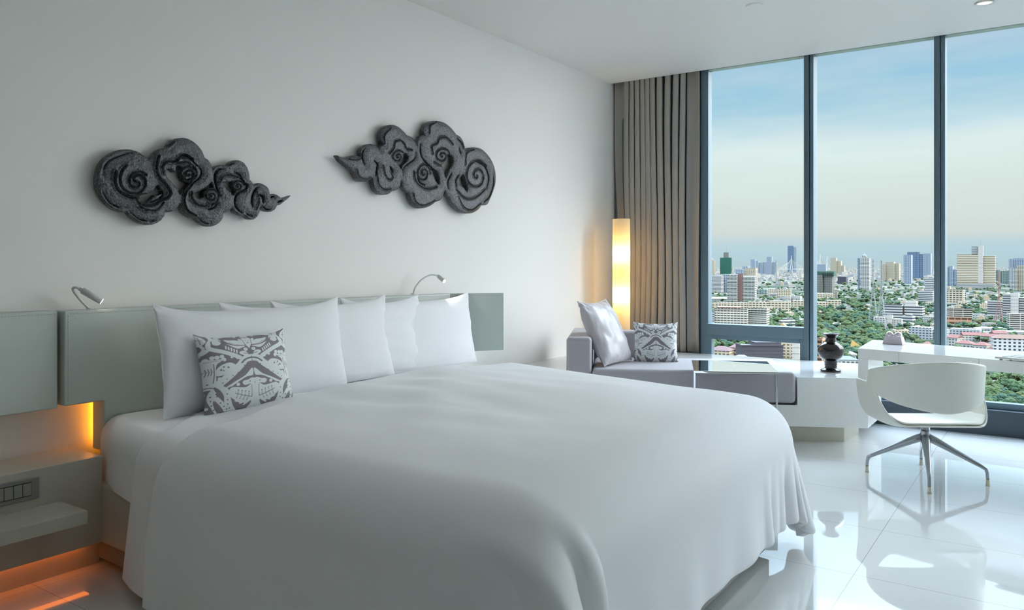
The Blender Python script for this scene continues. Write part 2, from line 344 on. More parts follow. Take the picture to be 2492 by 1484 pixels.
# ================================================================== BED
bed = thing('bed', 'wide low bed on a taupe leather base with white fitted sheet', 'bed', (1.3, 2.6, 0))
def shift(pts, o): return [(x - o[0], y - o[1]) for x, y in pts]
OB = (1.3, 2.6)
bm = bmesh.new(); prism(bm, shift([(.15, 1.675), (2.40, 1.55), (2.40, 3.33), (.15, 3.85)], OB), .028, .10); obj('lower_rail', bm, M['rail'], bed, bevel=.003)
bm = bmesh.new(); prism(bm, shift([(.13, 1.66), (2.425, 1.53), (2.425, 3.345), (.13, 3.86)], OB), .10, .335); obj('base', bm, M['base'], bed, bevel=.012, seg=3)
bm = bmesh.new(); prism(bm, shift([(.25, 1.80), (2.27, 1.70), (2.27, 3.2), (.25, 3.7)], OB), 0, .028); obj('plinth', bm, M['dark'], bed)
def side_y(x): # left and right edges of the mattress at x
    k = (x - .13) / 2.27
    return 1.722 - .165 * min(1, max(0, k) * 3) ** .8 - .032 * k, 4.0 - .54 * k
def lerp(a, b, t): return a + (b - a) * t
def drape(name, m, parent, a0, zt, off, skL, skR, skF, nx, ny, rad, head_a=None, xf=2.42, thick=.02, fold=1.0, seed=0, crown=.05):
    # a: arc length from the head; b: across
    ncore = ny; A = np.linspace(0, 1, nx)
    bs = np.concatenate([np.linspace(-skL, 0, 60)[:-1], np.linspace(0, 1, ncore), np.linspace(0, skR, 16)[1:] + 1])
    xcore = np.linspace(0, 1, nx); xs = np.concatenate([xcore, np.linspace(0, skF, 26)[1:] + 1])
    P = np.zeros((len(xs), len(bs), 3))
    for i, u in enumerate(xs):
        for j, v in enumerate(bs):
            ha = head_a(v) if head_a else a0
            xi = lerp(ha, xf - rad, min(u, 1)); ex = max(0, u - 1)
            yl, yr = side_y(xi); yl += rad - off; yr += off - rad
            yi = lerp(yl, yr, min(max(v, 0), 1)); ey = -v if v < 0 else max(0, v - 1); sy = -1 if v < 0 else 1
            vv = min(max(v, 0), 1)
            e = (ex ** 3 + ey ** 3) ** (1 / 3.) if ex + ey > 0 else 0
            if e > 0:
                h_ = math.hypot(ex, ey); dx, dy = ex / h_, ey / h_ * sy
                th = min(e / rad, math.pi / 2); o_ = rad * math.sin(th); dr = rad * (1 - math.cos(th)); rest = max(0, e - rad * math.pi / 2)
                dr += rest
                # skirt folds
                s = (yi if ex > ey else xi); ang = math.atan2(ey, ex) if sy > 0 else -math.atan2(ey, ex)
                per = (yi * 1.0 + ang * .5) if ex >= ey * .6 else (xi * 1.0 + 7)
                g = min(1, rest / .35)
                fl = .05 * rest
                wv = .011 * math.sin(per * 9 + 1.3) + .006 * math.sin(per * 23 + .7)
                if ex > 0 and yi > 2.85: wv += (.022 * math.sin(per * 34 + .4) + .014 * math.sin(per * 61)) * min(1, (yi - 2.85) / .3)
                o_ += fl + fold * wv * g
                if ex > 0 and ey > 0:
                    o_ += rest * (.16 if sy > 0 else .06)
                    if sy > 0: dr += rest * .22 * min(1, min(ex, ey) / .2)
                px_, py_, pz_ = xi + dx * o_, yi + dy * o_, zt - dr
            else:
                px_, py_, pz_ = xi, yi, zt
            q = max(0, 1 - (abs(2 * vv - 1)) ** 2.4) * max(0, 1 - max(0, (min(u, 1) - .3) / .7) ** 2.0)
            ee = math.exp(-e / .12)
            und = noise.noise(Vector((px_ * 1.6 + seed, py_ * 1.9, .3))) * .034 + noise.noise(Vector((px_ * 3.4 + seed, py_ * 4.6, 5.3))) * .02
            pz_ += (crown * q + und * (.25 + .75 * q)) * ee
            pz_ = max(pz_, .035)
            P[i, j] = (px_, py_, pz_)
    return P
# mattress with fitted sheet
P = drape('m', None, None, .135, .575, .0, .30, .30, .30, 30, 40, .085, xf=2.39, fold=.1, crown=.01)
me = gridmesh('mattress', P - np.array((OB[0], OB[1], 0)))
o = finish('mattress', me, M['sheet'], bed, smooth=True, sub=1); o['label'] = 'mattress in white fitted sheet'
# top sheet folded back, then duvet
def head_sheet(v):
    if v < 0: return .66 - .12 * min(1, -v / .6)
    return float(np.interp(v, [0, .04, .1, .2, .3, 1], [.66, .58, .47, .40, .365, .39]))
def head_duvet(v):
    if v < 0: return .97 - .07 * min(1, -v / .45)
    return float(np.interp(v, [0, .05, .12, .2, .3, .5, .7, .85, 1], [.97, .96, .90, .83, .76, .70, .69, .70, .80]))
def cloth(name, P, m, thick, label, cat, sub=1):
    me = gridmesh(name, P); o = finish(name, me, m, None, smooth=True)
    s = o.modifiers.new('s', 'SOLIDIFY'); s.thickness = thick; s.offset = 1
    if sub: q = o.modifiers.new('q', 'SUBSURF'); q.levels = q.render_levels = sub
    return tag(o, label, cat)
P = drape('s', None, None, .47, .592, .015, .616, .4, .3, 44, 90, .115, head_a=head_sheet, xf=2.40, fold=.5, crown=.012, seed=3)
cloth('top_sheet', P, M['sheet'], -.006, 'white top sheet folded back between the pillows and the duvet', 'sheet')
P = drape('d', None, None, .8, .618, .052, .653, .5, .58, 80, 150, .18, head_a=head_duvet, xf=2.455, fold=1, crown=.022, seed=0)
# pleat falling at the near foot corner
n, m_ = P.shape[:2]
for i in range(n):
    for j in range(m_):
        x, y, z = P[i, j]
        if z < .57 and x > 2.2 and y < 2.1:
            t = min(1, max(0, .57 - z) / .17); w_ = (y - 1.505) - .035 * t
            g_ = math.exp(-(w_ / .012) ** 2) if w_ < 0 else math.exp(-(w_ / .05) ** 1.3)
            h_ = -.5 * math.exp(-((w_ - .085) / .03) ** 2) + .35 * math.exp(-((w_ - .135) / .016) ** 2)
            P[i, j, 0] += .07 * t * (g_ + h_); P[i, j, 1] -= .035 * t * g_
me = gridmesh('duvet', P)
me.flip_normals()
o = finish('duvet', me, M['duvet'], None, smooth=True)
s = o.modifiers.new('s', 'SOLIDIFY'); s.thickness = .03; s.offset = -1
q = o.modifiers.new('q', 'SUBSURF'); q.levels = q.render_levels = 1
tag(o, 'big smooth white duvet draped over the bed', 'duvet')
# ================================================================== PILLOWS
def pillow_mesh(name, w, h, t, n=40, ear=.05, seed=0, wr=.006, sag=.17):
    vs, fs = [], []
    idx = {}
    def pos(u, v, s):
        au, av = abs(u), abs(v)
        pin = 1 - ear * (1 - av ** 2) if True else 1
        x = u * w / 2 * (1 - ear * (1 - v * v) * au); y = v * h / 2 * (1 - (sag if v > 0 else .03) * (1 - u ** 4) * av)
        pr = max(0, (1 - au ** 2.6)) ** .55 * max(0, (1 - av ** 2.6)) ** .55
        z = s * t / 2 * pr
        edge = (au ** 6 + av ** 6)
        z += wr * (noise.noise(Vector((u * 3 + seed, v * 3, s))) + .8 * edge * noise.noise(Vector((u * 9 + seed, v * 9, s * 2)))) * (1 if pr > 0 else 0)
        return (x, y, z)
    for s in (1, -1):
        for i in range(n + 1):
            for j in range(n + 1):
                u, v = math.sin((i / n - .5) * math.pi), math.sin((j / n - .5) * math.pi)
                rim = i in (0, n) or j in (0, n)
                if rim and s == -1: idx[(s, i, j)] = idx[(1, i, j)]; continue
                idx[(s, i, j)] = len(vs); vs.append(pos(u, v, s))
        for i in range(n):
            for j in range(n):
                q = [idx[(s, i, j)], idx[(s, i + 1, j)], idx[(s, i + 1, j + 1)], idx[(s, i, j + 1)]]
                fs.append(q if s == 1 else q[::-1])
    me = bpy.data.meshes.new(name); me.from_pydata(vs, [], fs); me.update(); return me
def place(o, loc, xdir, ydir):
    x = Vector(xdir).normalized(); y = Vector(ydir).normalized(); z = x.cross(y).normalized(); y = z.cross(x)
    m = Matrix((x, y, z)).transposed().to_4x4(); m.translation = Vector(loc); o.matrix_world = m
PL = [('white pillow in front on the left with the patterned cushion against it', 1.81, 2.84, .385, 1.045, .585),
      ('second white pillow from the left, half hidden by the front one', 2.17, 3.26, .315, 1.04, .59),
      ('third white pillow from the left, between two others', 2.49, 3.60, .265, 1.03, .595),
      ('rightmost white pillow, nearest the grey-green end panel', 2.97, 4.13, .235, 1.03, .575)]
for k, (lab, y0, y1, xx, zt, zb) in enumerate(PL):
    hgt = zt - zb; me = pillow_mesh('pillow', (y1 - y0) * 1.0, hgt * 1.03, .15, seed=k * 7.3, ear=.04, wr=.007, sag=.20)
    o = finish('pillow', me, M['sheet'], None, smooth=True, sub=1)
    place(o, (xx + .0, (y0 + y1) / 2, (zt + zb) / 2 + .0), (-.02, 1, 0), (-.16, 0, 1)); tag(o, lab, 'pillow', 'white pillows along the headboard')
# ------------------------------------------------------------------ damask cushion pattern (mirror symmetric field, >0 pale)
def seg_d(px, py, pts):
    d = np.full(px.shape, 9.0)
    for (x0, y0), (x1, y1) in zip(pts[:-1], pts[1:]):
        vx, vy = x1 - x0, y1 - y0; l = vx * vx + vy * vy + 1e-12
        t = np.clip(((px - x0) * vx + (py - y0) * vy) / l, 0, 1)
        d = np.minimum(d, np.hypot(px - x0 - t * vx, py - y0 - t * vy))
    return d
def in_poly(px, py, pts):
    c = np.zeros(px.shape, bool); j = len(pts) - 1
    for i in range(len(pts)):
        xi, yi = pts[i]; xj, yj = pts[j]
        if yi != yj: c ^= ((yi > py) != (yj > py)) & (px < (xj - xi) * (py - yi) / (yj - yi) + xi)
        j = i
    return c
def sd_poly(px, py, pts):
    pp = list(pts) + [pts[0]]
    d = seg_d(px, py, [tuple(p) for p in pp]); return np.where(in_poly(px, py, [tuple(p) for p in pts]), d, -d)
def damask(u, v):
    x = np.abs(u); y = v
    f = np.full(u.shape, -.05)
    def U(a): np.maximum(f, a, out=f)
    def D(a): np.minimum(f, -a, out=f)
    q = lambda pts: [((px - 835) / 640, (775 - (py + .045 * (px - 835))) / 560) for px, py in pts]
    ln = lambda pts, w, n=5: w / 640 - seg_d(x, y, [tuple(p) for p in cat_rom(q(pts), n)])
    pol = lambda pts, n=4: sd_poly(x, y, cat_rom(q(pts), n, True))
    dot = lambda px, py, r: (lambda c: r / 640 - np.hypot(x - c[0], y - c[1]))(q([(px, py)])[0])
    # broad ogee bands
    U(ln([(1540, 110), (1420, 130), (1330, 210), (1290, 300), (1345, 370), (1330, 430), (1180, 500), (1050, 570), (960, 625)], 30))
    U(ln([(835, 235), (930, 240), (1080, 265), (1230, 285)], 17)); U(dot(1240, 340, 62)); D(ln([(850, 262), (980, 268), (1150, 300)], 6)); D(ln([(1200, 330), (1180, 370), (1215, 400)], 7))
    D(ln([(1300, 330), (1290, 400), (1150, 470), (1000, 545), (950, 605)], 9))
    U(ln([(835, 625), (930, 640), (990, 700), (1120, 800), (1250, 890), (1330, 930), (1480, 920)], 52))
    D(ln([(850, 625), (920, 640), (975, 680)], 13)); D(ln([(835, 700), (900, 780), (1040, 870), (1250, 962)], 13)); D(ln([(835, 720), (838, 880)], 22)); D(ln([(835, 600), (835, 720)], 4))
    for p in ((900, 690), (950, 720), (985, 775), (1050, 808), (1120, 838), (1195, 870), (1250, 910)): D(dot(p[0], p[1], 10))
    U(pol([(850, 770), (960, 860), (1100, 920), (1230, 985), (1190, 1000), (1060, 930), (930, 880), (855, 875)]))
    # teeth along the band
    for k in range(5): U(ln([(1020 + k * 32, 535 - k * 19), (1015 + k * 32, 500 - k * 19)], 9))
    # upper palmette
    U(pol([(835, 335), (895, 340), (880, 420), (850, 470), (835, 490)])); D(ln([(835, 330), (900, 325)], 5)); D(dot(855, 375, 7)); D(ln([(835, 410), (850, 412)], 6))
    D(ln([(898, 340), (878, 430), (850, 480)], 5)); U(pol([(835, 300), (880, 298), (888, 318), (835, 320)], 3))
    U(pol([(905, 350), (945, 340), (930, 385), (890, 430)])); U(pol([(885, 432), (960, 360), (1060, 345), (1140, 330), (1090, 380), (1000, 425)])); U(pol([(880, 450), (1000, 440), (1100, 400), (1120, 390), (1060, 440), (990, 480), (930, 470)]))
    D(ln([(880, 442), (990, 418), (1080, 375)], 4)); U(dot(890, 500, 28)); D(dot(885, 490, 7)); U(pol([(870, 580), (900, 530), (960, 520), (990, 545), (950, 575), (900, 600)])); D(ln([(885, 565), (930, 550)], 6)); D(dot(835, 545, 42)); U(dot(960, 295, 18))
    # side palmette
    for c in ((1200, 600, 30), (1215, 555, 26), (1275, 560, 30), (1330, 555, 28), (1400, 575, 30)): U(dot(*c))
    U(pol([(1180, 600), (1300, 590), (1450, 590), (1460, 900), (1330, 900), (1310, 760), (1290, 650)])); D(ln([(1200, 618), (1300, 606), (1420, 600)], 5)); D(ln([(1325, 640), (1330, 780), (1350, 890)], 6))
    D(ln([(1335, 740), (1460, 730)], 5))
    for k in range(4): D(ln([(1350 + k * 28, 738), (1360 + k * 28, 695)], 5)); D(ln([(1350 + k * 28, 738), (1365 + k * 28, 785)], 5))
    U(pol([(1060, 700), (1130, 655), (1230, 670), (1300, 720), (1310, 800), (1240, 810), (1160, 780), (1090, 740)])); D(dot(1160, 715, 14)); D(dot(1215, 700, 13)); D(dot(1250, 735, 15)); D(dot(1222, 750, 11)); U(dot(1275, 850, 26)); U(dot(1025, 610, 16)); U(dot(1095, 585, 18))
    # upper side sprig
    U(pol([(1430, 230), (1500, 190), (1530, 260), (1480, 350), (1430, 370), (1360, 320), (1390, 260)])); D(ln([(1420, 340), (1440, 250)], 5)); D(ln([(1400, 295), (1470, 280)], 5)); U(ln([(1430, 360), (1400, 420), (1440, 480), (1460, 560)], 15)); U(pol([(1340, 450), (1390, 430), (1440, 470), (1420, 500)]))
    # top edge blossoms
    for k in range(9): U(dot(1010 + k * 26, 215 - k * 9 + (k % 2) * 16, 15)); D(dot(1010 + k * 26, 212 - k * 9, 4))
    U(ln([(1300, 200), (1250, 180), (1290, 130)], 14)); U(pol([(1440, 110), (1520, 80), (1540, 150), (1470, 140)]))
    # lower palmette
    U(pol([(835, 915), (880, 905), (930, 925), (1005, 930), (985, 985), (930, 985), (835, 965)])); D(dot(838, 945, 6)); D(dot(905, 950, 11))
    D(ln([(850, 888), (950, 898), (1040, 945), (1090, 990), (1190, 1000), (1205, 1090), (1150, 1200), (1080, 1290), (990, 1330)], 17))
    U(pol([(835, 985), (900, 990), (960, 1020), (1040, 1010), (1140, 990), (1190, 1030), (1170, 1110), (1110, 1170), (1130, 1175), (1060, 1200), (1050, 1225), (990, 1215), (1000, 1250), (940, 1225), (900, 1200), (900, 1240), (960, 1320), (870, 1330), (835, 1270)]))
    D(ln([(885, 1000), (882, 1090), (890, 1160)], 6)); D(ln([(890, 1158), (1000, 1120), (1110, 1075)], 6))
    for k in range(4): D(ln([(930 + k * 48, 1143 - k * 17), (925 + k * 48, 1090 - k * 15)], 5)); D(dot(925 + k * 48, 1084 - k * 15, 10)); D(ln([(930 + k * 48, 1143 - k * 17), (955 + k * 46, 1180 - k * 15)], 5)); D(dot(958 + k * 46, 1184 - k * 15, 9))
    D(pol([(835, 1290), (880, 1330), (835, 1345)], 3)); U(dot(1065, 965, 24))
    # lower side scroll
    U(ln([(1480, 900), (1350, 950), (1240, 1010), (1215, 1120), (1180, 1230), (1110, 1320)], 42))
    U(ln([(1290, 1000), (1370, 1010), (1400, 1100), (1360, 1220), (1290, 1310)], 34)); U(ln([(1370, 1060), (1300, 1150), (1220, 1260)], 30)); U(ln([(1300, 960), (1400, 935), (1480, 950)], 26))
    D(pol([(1350, 945), (1290, 1000), (1250, 1090), (1260, 1160), (1300, 1070), (1350, 1000)])); D(pol([(1370, 1120), (1330, 1200), (1260, 1290), (1330, 1280), (1375, 1190)])); D(ln([(1480, 935), (1380, 950), (1300, 1000)], 8))
    for p in ((1212, 1065), (1208, 1140), (1205, 1195), (1175, 1250), (1330, 1075), (1292, 1165), (1250, 1215), (1210, 1255), (1400, 1120), (1395, 1180), (1370, 1240), (1320, 1285), (1400, 1065), (1410, 895), (1450, 895)): D(dot(p[0], p[1], 11))
    U(pol([(1440, 1010), (1490, 1060), (1540, 1130), (1600, 1230), (1560, 1300), (1500, 1270), (1520, 1200), (1470, 1130)])); D(dot(1500, 1140, 9)); D(ln([(1490, 1190), (1550, 1170)], 5)); U(dot(1450, 1210, 20))
    return f
def pattern_mat():
    m = bpy.data.materials.new('damask_print'); m.use_nodes = True; t = m.node_tree; b = t.nodes['Principled BSDF']; b.inputs['Roughness'].default_value = .7
    a = nn('ShaderNodeAttribute', t); a.attribute_name = 'pattern'
    mr = nn('ShaderNodeMapRange', t); mr.inputs[1].default_value = -.006; mr.inputs[2].default_value = .004
    t.links.new(a.outputs['Fac'], mr.inputs[0])
    mx = nn('ShaderNodeMixRGB', t); mx.inputs[1].default_value = S('857f86'); mx.inputs[2].default_value = S('e2e6e6'); t.links.new(mr.outputs[0], mx.inputs[0]); t.links.new(mx.outputs[0], b.inputs['Base Color'])
    return m
M['damask'] = pattern_mat()
def damask_cushion(label, loc, xd, yd, w, h, t):
    me = pillow_mesh('patterned_cushion', w, h, t, n=190, ear=.07, wr=.003, sag=.14)
    co = np.zeros(len(me.vertices) * 3); me.vertices.foreach_get('co', co); co = co.reshape(-1, 3)
    f = damask(co[:, 0] / (w / 2) * 1.0, co[:, 1] / (h / 2) * 1.0)
    at = me.attributes.new('pattern', 'FLOAT', 'POINT'); at.data.foreach_set('value', f.astype(np.float32))
    o = finish('patterned_cushion', me, M['damask'], None, smooth=True); place(o, loc, xd, yd)
    return tag(o, label, 'cushion')
damask_cushion('square grey and white damask cushion leaning on the front bed pillow', (.515, 2.145, .752), (0.10, 1, 0.0), (-.28, 0, 1), .43, .345, .12)
# ================================================================== LEDGE, DAYBED
A27 = R(27); E1 = (math.cos(A27), math.sin(A27)); E2 = (-E1[1], E1[0]); O27 = (0, 4.49)
def K(k, off): return (O27[0] + E1[0] * k + E2[0] * off, O27[1] + E1[1] * k + E2[1] * off)
lg = thing('window_ledge', 'long white gloss ledge running from the bed wall to the desk under the window', 'ledge', (1.2, 5.6, 0))
OL = (1.2, 5.6)
bm = bmesh.new()
full = [(0, 4.49), K(2.645, 0), (2.357, 6.18), (2.25, 6.515), (0, 6.515)]
prism(bm, shift(full, OL), .117, .262)
prism(bm, shift([(0.0, 4.49), K(.615, 0), K(.615, .92), (.13, 6.0), (.13, 6.515), (0, 6.515)], OL), .2621, .449)
prism(bm, shift([K(2.19, 0), K(2.645, 0), (2.357, 6.18), (2.25, 6.515), (1.88, 6.515), K(2.19, .74)], OL), .2621, .449)
prism(bm, shift([K(1.42, .745), K(2.19, .745), (1.88, 6.515), (.1301, 6.515), (.1301, 6.0), K(.64, .93), K(1.42, .93)], OL), .2621, .449)
obj('top', bm, M['lacq'], lg)
bm = bmesh.new(); prism(bm, shift([(0.0, 4.62), K(2.52, .10), (2.22, 6.1), (0, 6.4)], OL), 0, .117); tag(obj('recessed_plinth', bm, M['night'], lg), 'cream recessed plinth')
db = thing('daybed', 'mauve-grey upholstered daybed with a block arm set into the window ledge', 'daybed', K(.63, 0) + (.262,), A27)
def dbx(name, k0, k1, o0, o1, z0, z1, m, **kw): return bx(name, k0 - .63, k1 - .63, o0, o1, z0 - .262, z1 - .262, m, db, **kw)
dbx('shadow_gap_strip', .64, 2.175, -.012, .73, .263, .272, M['dark'])  # dark strip standing in for the shadow gap under the cushion
sc = dbx('seat_cushion', .808, 2.178, -.022, .728, .2725, .487, M['gfab'], bevel=.03, seg=5)
dbx('arm', .628, .803, -.018, .90, .2725, .702, M['gfab'], bevel=.025, seg=5)
dbx('backrest', .8035, 1.425, .735, .90, .2725, .69, M['gfab'], bevel=.025, seg=5)
# big satin cushion leaning on the arm
me = pillow_mesh('satin_cushion', .47, .50, .17, n=48, ear=.06, seed=2.2, wr=.012, sag=.10)
o = finish('satin_cushion', me, M['gsatin'], None, smooth=True, sub=1)
c = K(.895, .30); xd = Vector((E2[0], E2[1], 0)); yd = Vector((E1[0] * -.46, E1[1] * -.46, .88))
place(o, (c[0], c[1], .722), -(xd * .90 + Vector((E1[0], E1[1], 0)) * .42), yd); tag(o, 'large plain silver-grey satin cushion leaning on the daybed arm', 'cushion')
bm = bmesh.new(); rim = []
n = 48
for k in range(4):
    for q in range(n):
        t = math.sin((q / n - .5) * math.pi)
        u, v = ((t, -1), (1, t), (-t, 1), (-1, -t))[k]
        rim.append((u * .235 * (1 - .08 * (1 - v * v) * abs(u)), v * .25 * (1 - .104 * (1 - u * u) * abs(v)), 0))
rim.append(rim[0]); tube(bm, rim, .003, 6, cap=False); pp = obj('piping', bm, M['gsatin'], o, smooth=True)
c = K(1.27, .50); damask_cushion('square grey and white damask cushion on the daybed beside the satin one', (c[0], c[1], .628), (E1[0], E1[1], 0), (E2[0] * .30, E2[1] * .30, 1), .335, .325, .12)
# ================================================================== CHROME SIDE TABLE
tA, tB, tC, tD = at_z(1688, 902, .55), at_z(1893, 905, .55), at_z(1867, 879, .55), at_z(1683, 876, .55)
ct = thing('side_table', 'mirror-topped chrome side table straddling the daybed', 'side table', (tA[0], tA[1], 0))
bm = bmesh.new(); prism(bm, shift([tA, tB, tC, tD], tA), .536, .55); obj('table_top', bm, M['mirror'], ct, bevel=.0015)
e = (Vector(tB) - Vector(tA)).normalized(); g = Vector((-e.y, e.x))
def flat_leg(p, name='leg', z0=.0, z1=.536, dep=.045, w=.012):
    bm = bmesh.new(); q = Vector(p)
    prism(bm, shift([q, q + e * w, q + e * w + g * dep, q + g * dep], tA), z0, z1); return obj(name, bm, M['chrome'], ct, bevel=.001)
flat_leg(Vector(tA) - g * .0); flat_leg(Vector(tB) - e * .012)
def foot_bar(p):
    bm = bmesh.new(); q = Vector(p); w = .012
    prism(bm, shift([q, q + e * w, q + e * w - g * .25, q - g * .25], tA), 0, .012); return obj('foot', bm, M['chrome'], ct)
foot_bar(tA); foot_bar(Vector(tB) - e * .012)
# ================================================================== DESK
DZ = .653
def dz(px, py): return at_z(px, py, DZ)
dk = thing('desk', 'long white gloss desk top running along the window', 'desk', (2.9, 5.8, 0)); OD = (2.9, 5.8)
f0, f1, f2, f3 = dz(2088, 847), dz(2187, 855), dz(2381, 872.6), dz(2492, 881)
r0, r1, r2, r3 = dz(2124, 826), dz(2271, 839.5), (0, 0), dz(2492, 856)
def on(p, q, t): return (p[0] + (q[0] - p[0]) * t, p[1] + (q[1] - p[1]) * t)
fe = on(f0, f3, 1.95); re = on(r0, r3, 1.95)
def tx(p, q, x): return on(p, q, (x - p[0]) / (q[0] - p[0]))
segs = [(f0, tx(f0, fe, f1[0]), tx(r0, re, f1[0] + .08), r0)]
bnd = [f1[0], f2[0], f2[0] + .62, fe[0]]
for x0, x1 in zip(bnd, bnd[1:]): segs.append((tx(f0, fe, x0 + .0015), tx(f0, fe, x1), tx(r0, re, x1 + .08), tx(r0, re, x0 + .0815)))
for s_ in segs:
    bm = bmesh.new(); prism(bm, shift(s_, OD), DZ - .07, DZ); obj('top_section', bm, M['lacq'], dk, bevel=.0012)
bm = bmesh.new(); prism(bm, shift([(f0[0], f0[1] + .002), (f0[0] + .066, f0[1] - .018), (2.372, 6.17), (2.285, 6.2)], OD), .4495, DZ - .0705); obj('end_panel', bm, M['lacq'], dk)
bm = bmesh.new(); prism(bm, shift([on(f0, fe, .93), fe, re, on(r0, re, .93)], OD), 0, DZ - .0705); obj('end_panel', bm, M['lacq'], dk)
# novelty box, white tray
bxx = at_z(2174, 838, DZ); gb = thing('speaker_box', 'small mauve tapered box with two glossy balls on the desk', 'speaker', (bxx[0], bxx[1] + .03, DZ), R(-10))
bm = bmesh.new(); vs = box(bm, -.068, .068, -.035, .035, 0, .055)
for v in vs[4:]: v.co.x *= .80; v.co.y *= .75
obj('case', bm, M['box'], gb, bevel=.003)
M['pearl'] = mat('pearl_ball', 'c9bcc0', .12, metal=.5)
for s_ in (-1, 1):
    bm = bmesh.new(); bmesh.ops.create_uvsphere(bm, u_segments=24, v_segments=16, radius=.027); bmesh.ops.translate(bm, verts=bm.verts, vec=(s_ * .0285, 0, .062)); tag(obj('ball', bm, M['pearl'], gb, smooth=True), 'glossy pearl ball')
bm = bmesh.new()
for q in range(9): box(bm, -.022 + q * .005, -.019 + q * .005, -.0335, -.0328, .027, .029)
obj('lettering', bm, M['grey'], gb)
ty = at_z(2420, 876, DZ); tr = thing('keyboard_tray', 'thin white tray lying at the right of the desk', 'tray', (ty[0], ty[1], DZ), R(-17))
bm = bmesh.new(); box(bm, 0, .34, 0.0, .20, .010, .022); obj('slab', bm, M['lampw'], tr, bevel=.005, seg=3)
bm = bmesh.new()
for i in range(7):
    for j in range(3): box(bm, .03 + i * .042, .066 + i * .042, .03 + j * .055, .08 + j * .055, .022, .0245)
obj('pad', bm, M['rock'], tr)
for a_, b_ in ((.02, .02), (.31, .02), (.02, .17), (.31, .17)): bx('foot', a_, a_ + .012, b_, b_ + .012, 0, .0105, M['grey'], tr)
# ================================================================== VASE
bm = bmesh.new()
prof = [(.0, 0), (.066, 0), (.070, .004), (.070, .010), (.060, .015), (.044, .022), (.040, .030), (.044, .036), (.040, .042), (.046, .049), (.041, .056), (.047, .063), (.045, .072), (.050, .080),
        (.066, .092), (.080, .108), (.088, .128), (.090, .148), (.086, .168), (.075, .186), (.058, .200), (.044, .208), (.036, .213), (.040, .218), (.034, .223), (.038, .228), (.033, .234), (.036, .240),
        (.042, .250), (.052, .261), (.058, .267), (.059, .271), (.054, .271), (.040, .258), (.028, .24), (.024, .22), (.0, .216)]
lathe(bm, prof, 48)
sc_ = 1.0
for v in bm.verts: v.co *= sc_
vx = at_z(2022, 903, .45)
va = obj('vase', bm, M['vase'], None, smooth=True); va.location = (vx[0], vx[1], .4495); tag(va, 'round-bellied dark brown ceramic vase with ridged neck on the white ledge', 'vase')
# ================================================================== CURTAIN
bm = bmesh.new()
nx, nz = 560, 26
rows = []
rng = random.Random(4)
fr = [rng.uniform(.75, 1.3) for _ in range(10)]
kn = [0]
for q in fr: kn.append(kn[-1] + q)
kn = [k / kn[-1] for k in kn]
def ph(s):
    for i in range(10):
        if s <= kn[i + 1]: return i + (s - kn[i]) / (kn[i + 1] - kn[i])
    return 10
for i in range(nx):
    s = i / (nx - 1); row = []
    for j in range(nz):
        z = .452 + (3.05 - .452) * j / (nz - 1); t = (z - .45) / 2.6
        pull = math.exp(-((z - 1.1) / .8) ** 2)
        if s < .14: x = .018 + s / .14 * .10; ph_ = 0; y = .03 * math.sin(s / .14 * 2.2)
        elif s > .87: q = (s - .87) / .13; x = .72 + q * .125; y = .035 * math.sin(q * 3.1 + .4) - .012
        else:
            q = (s - .14) / .73; x = .118 + q * .602; w_ = ph(q) * 2 * math.pi
            y = .05 * math.cos(w_) + .008 * math.sin(w_ * 2 + 3 * t); x += .016 * math.sin(w_ * 2)
        x += pull * .05 * (1 - s) ** 1.5
        x += .006 * math.sin(z * 2.1 + s * 9)
        row.append(bm.verts.new((x, 6.60 - .022 + y * (1.0 if z < 2.6 else .92), z)))
    rows.append(row)
for r0_, r1_ in zip(rows, rows[1:]):
    for j in range(nz - 1): bm.faces.new((r0_[j], r1_[j], r1_[j + 1], r0_[j + 1]))
o = obj('curtain', bm, M['curt'], None, smooth=True)
s = o.modifiers.new('s', 'SOLIDIFY'); s.thickness = .002
o.location.y = -.005
tag(o, 'floor-length pleated taupe curtain drawn to the left of the window', 'curtain')
# ================================================================== COLUMN LAMP
la = thing('column_lamp', 'tall glowing white paper column lamp in the corner by the curtain', 'floor lamp', (.262, 6.22, .449))
m = bpy.data.materials.new('rice_paper_shade'); m.use_nodes = True; t = m.node_tree; t.nodes.clear()
df = nn('ShaderNodeBsdfDiffuse', t); df.inputs[0].default_value = S('e6dfcc'); tl = nn('ShaderNodeBsdfTranslucent', t); tl.inputs[0].default_value = S('ffe9bd')
ms = nn('ShaderNodeMixShader', t); ms.inputs[0].default_value = .6; oo = nn('ShaderNodeOutputMaterial', t)
t.links.new(df.outputs[0], ms.inputs[1]); t.links.new(tl.outputs[0], ms.inputs[2]); t.links.new(ms.outputs[0], oo.inputs[0]); M['paper'] = m
bm = bmesh.new()
rg = [[bm.verts.new((.0765 * math.cos(2 * math.pi * k / 48), .0765 * math.sin(2 * math.pi * k / 48), z)) for k in range(48)] for z in (.03, 1.165)]
for k in range(48): bm.faces.new((rg[0][k], rg[0][(k + 1) % 48], rg[1][(k + 1) % 48], rg[1][k]))
obj('shade', bm, M['paper'], la, smooth=True)
bm = bmesh.new(); tube(bm, [(0, 0, 0), (0, 0, .03)], .07, 32); obj('base', bm, M['steel'], la)
bm = bmesh.new(); tube(bm, [(.0, 0, .03), (0, 0, 1.12)], .005, 8); obj('stem', bm, M['steel'], la)
for z in (.50, .86):
    l = bpy.data.lights.new('lamp_bulb', 'POINT'); l.energy = 4.2; l.color = (1, .70, .28); l.shadow_soft_size = .03
    lo = bpy.data.objects.new('lamp_bulb', l); C.objects.link(lo); lo.location = (.262, 6.20, .449 + z)
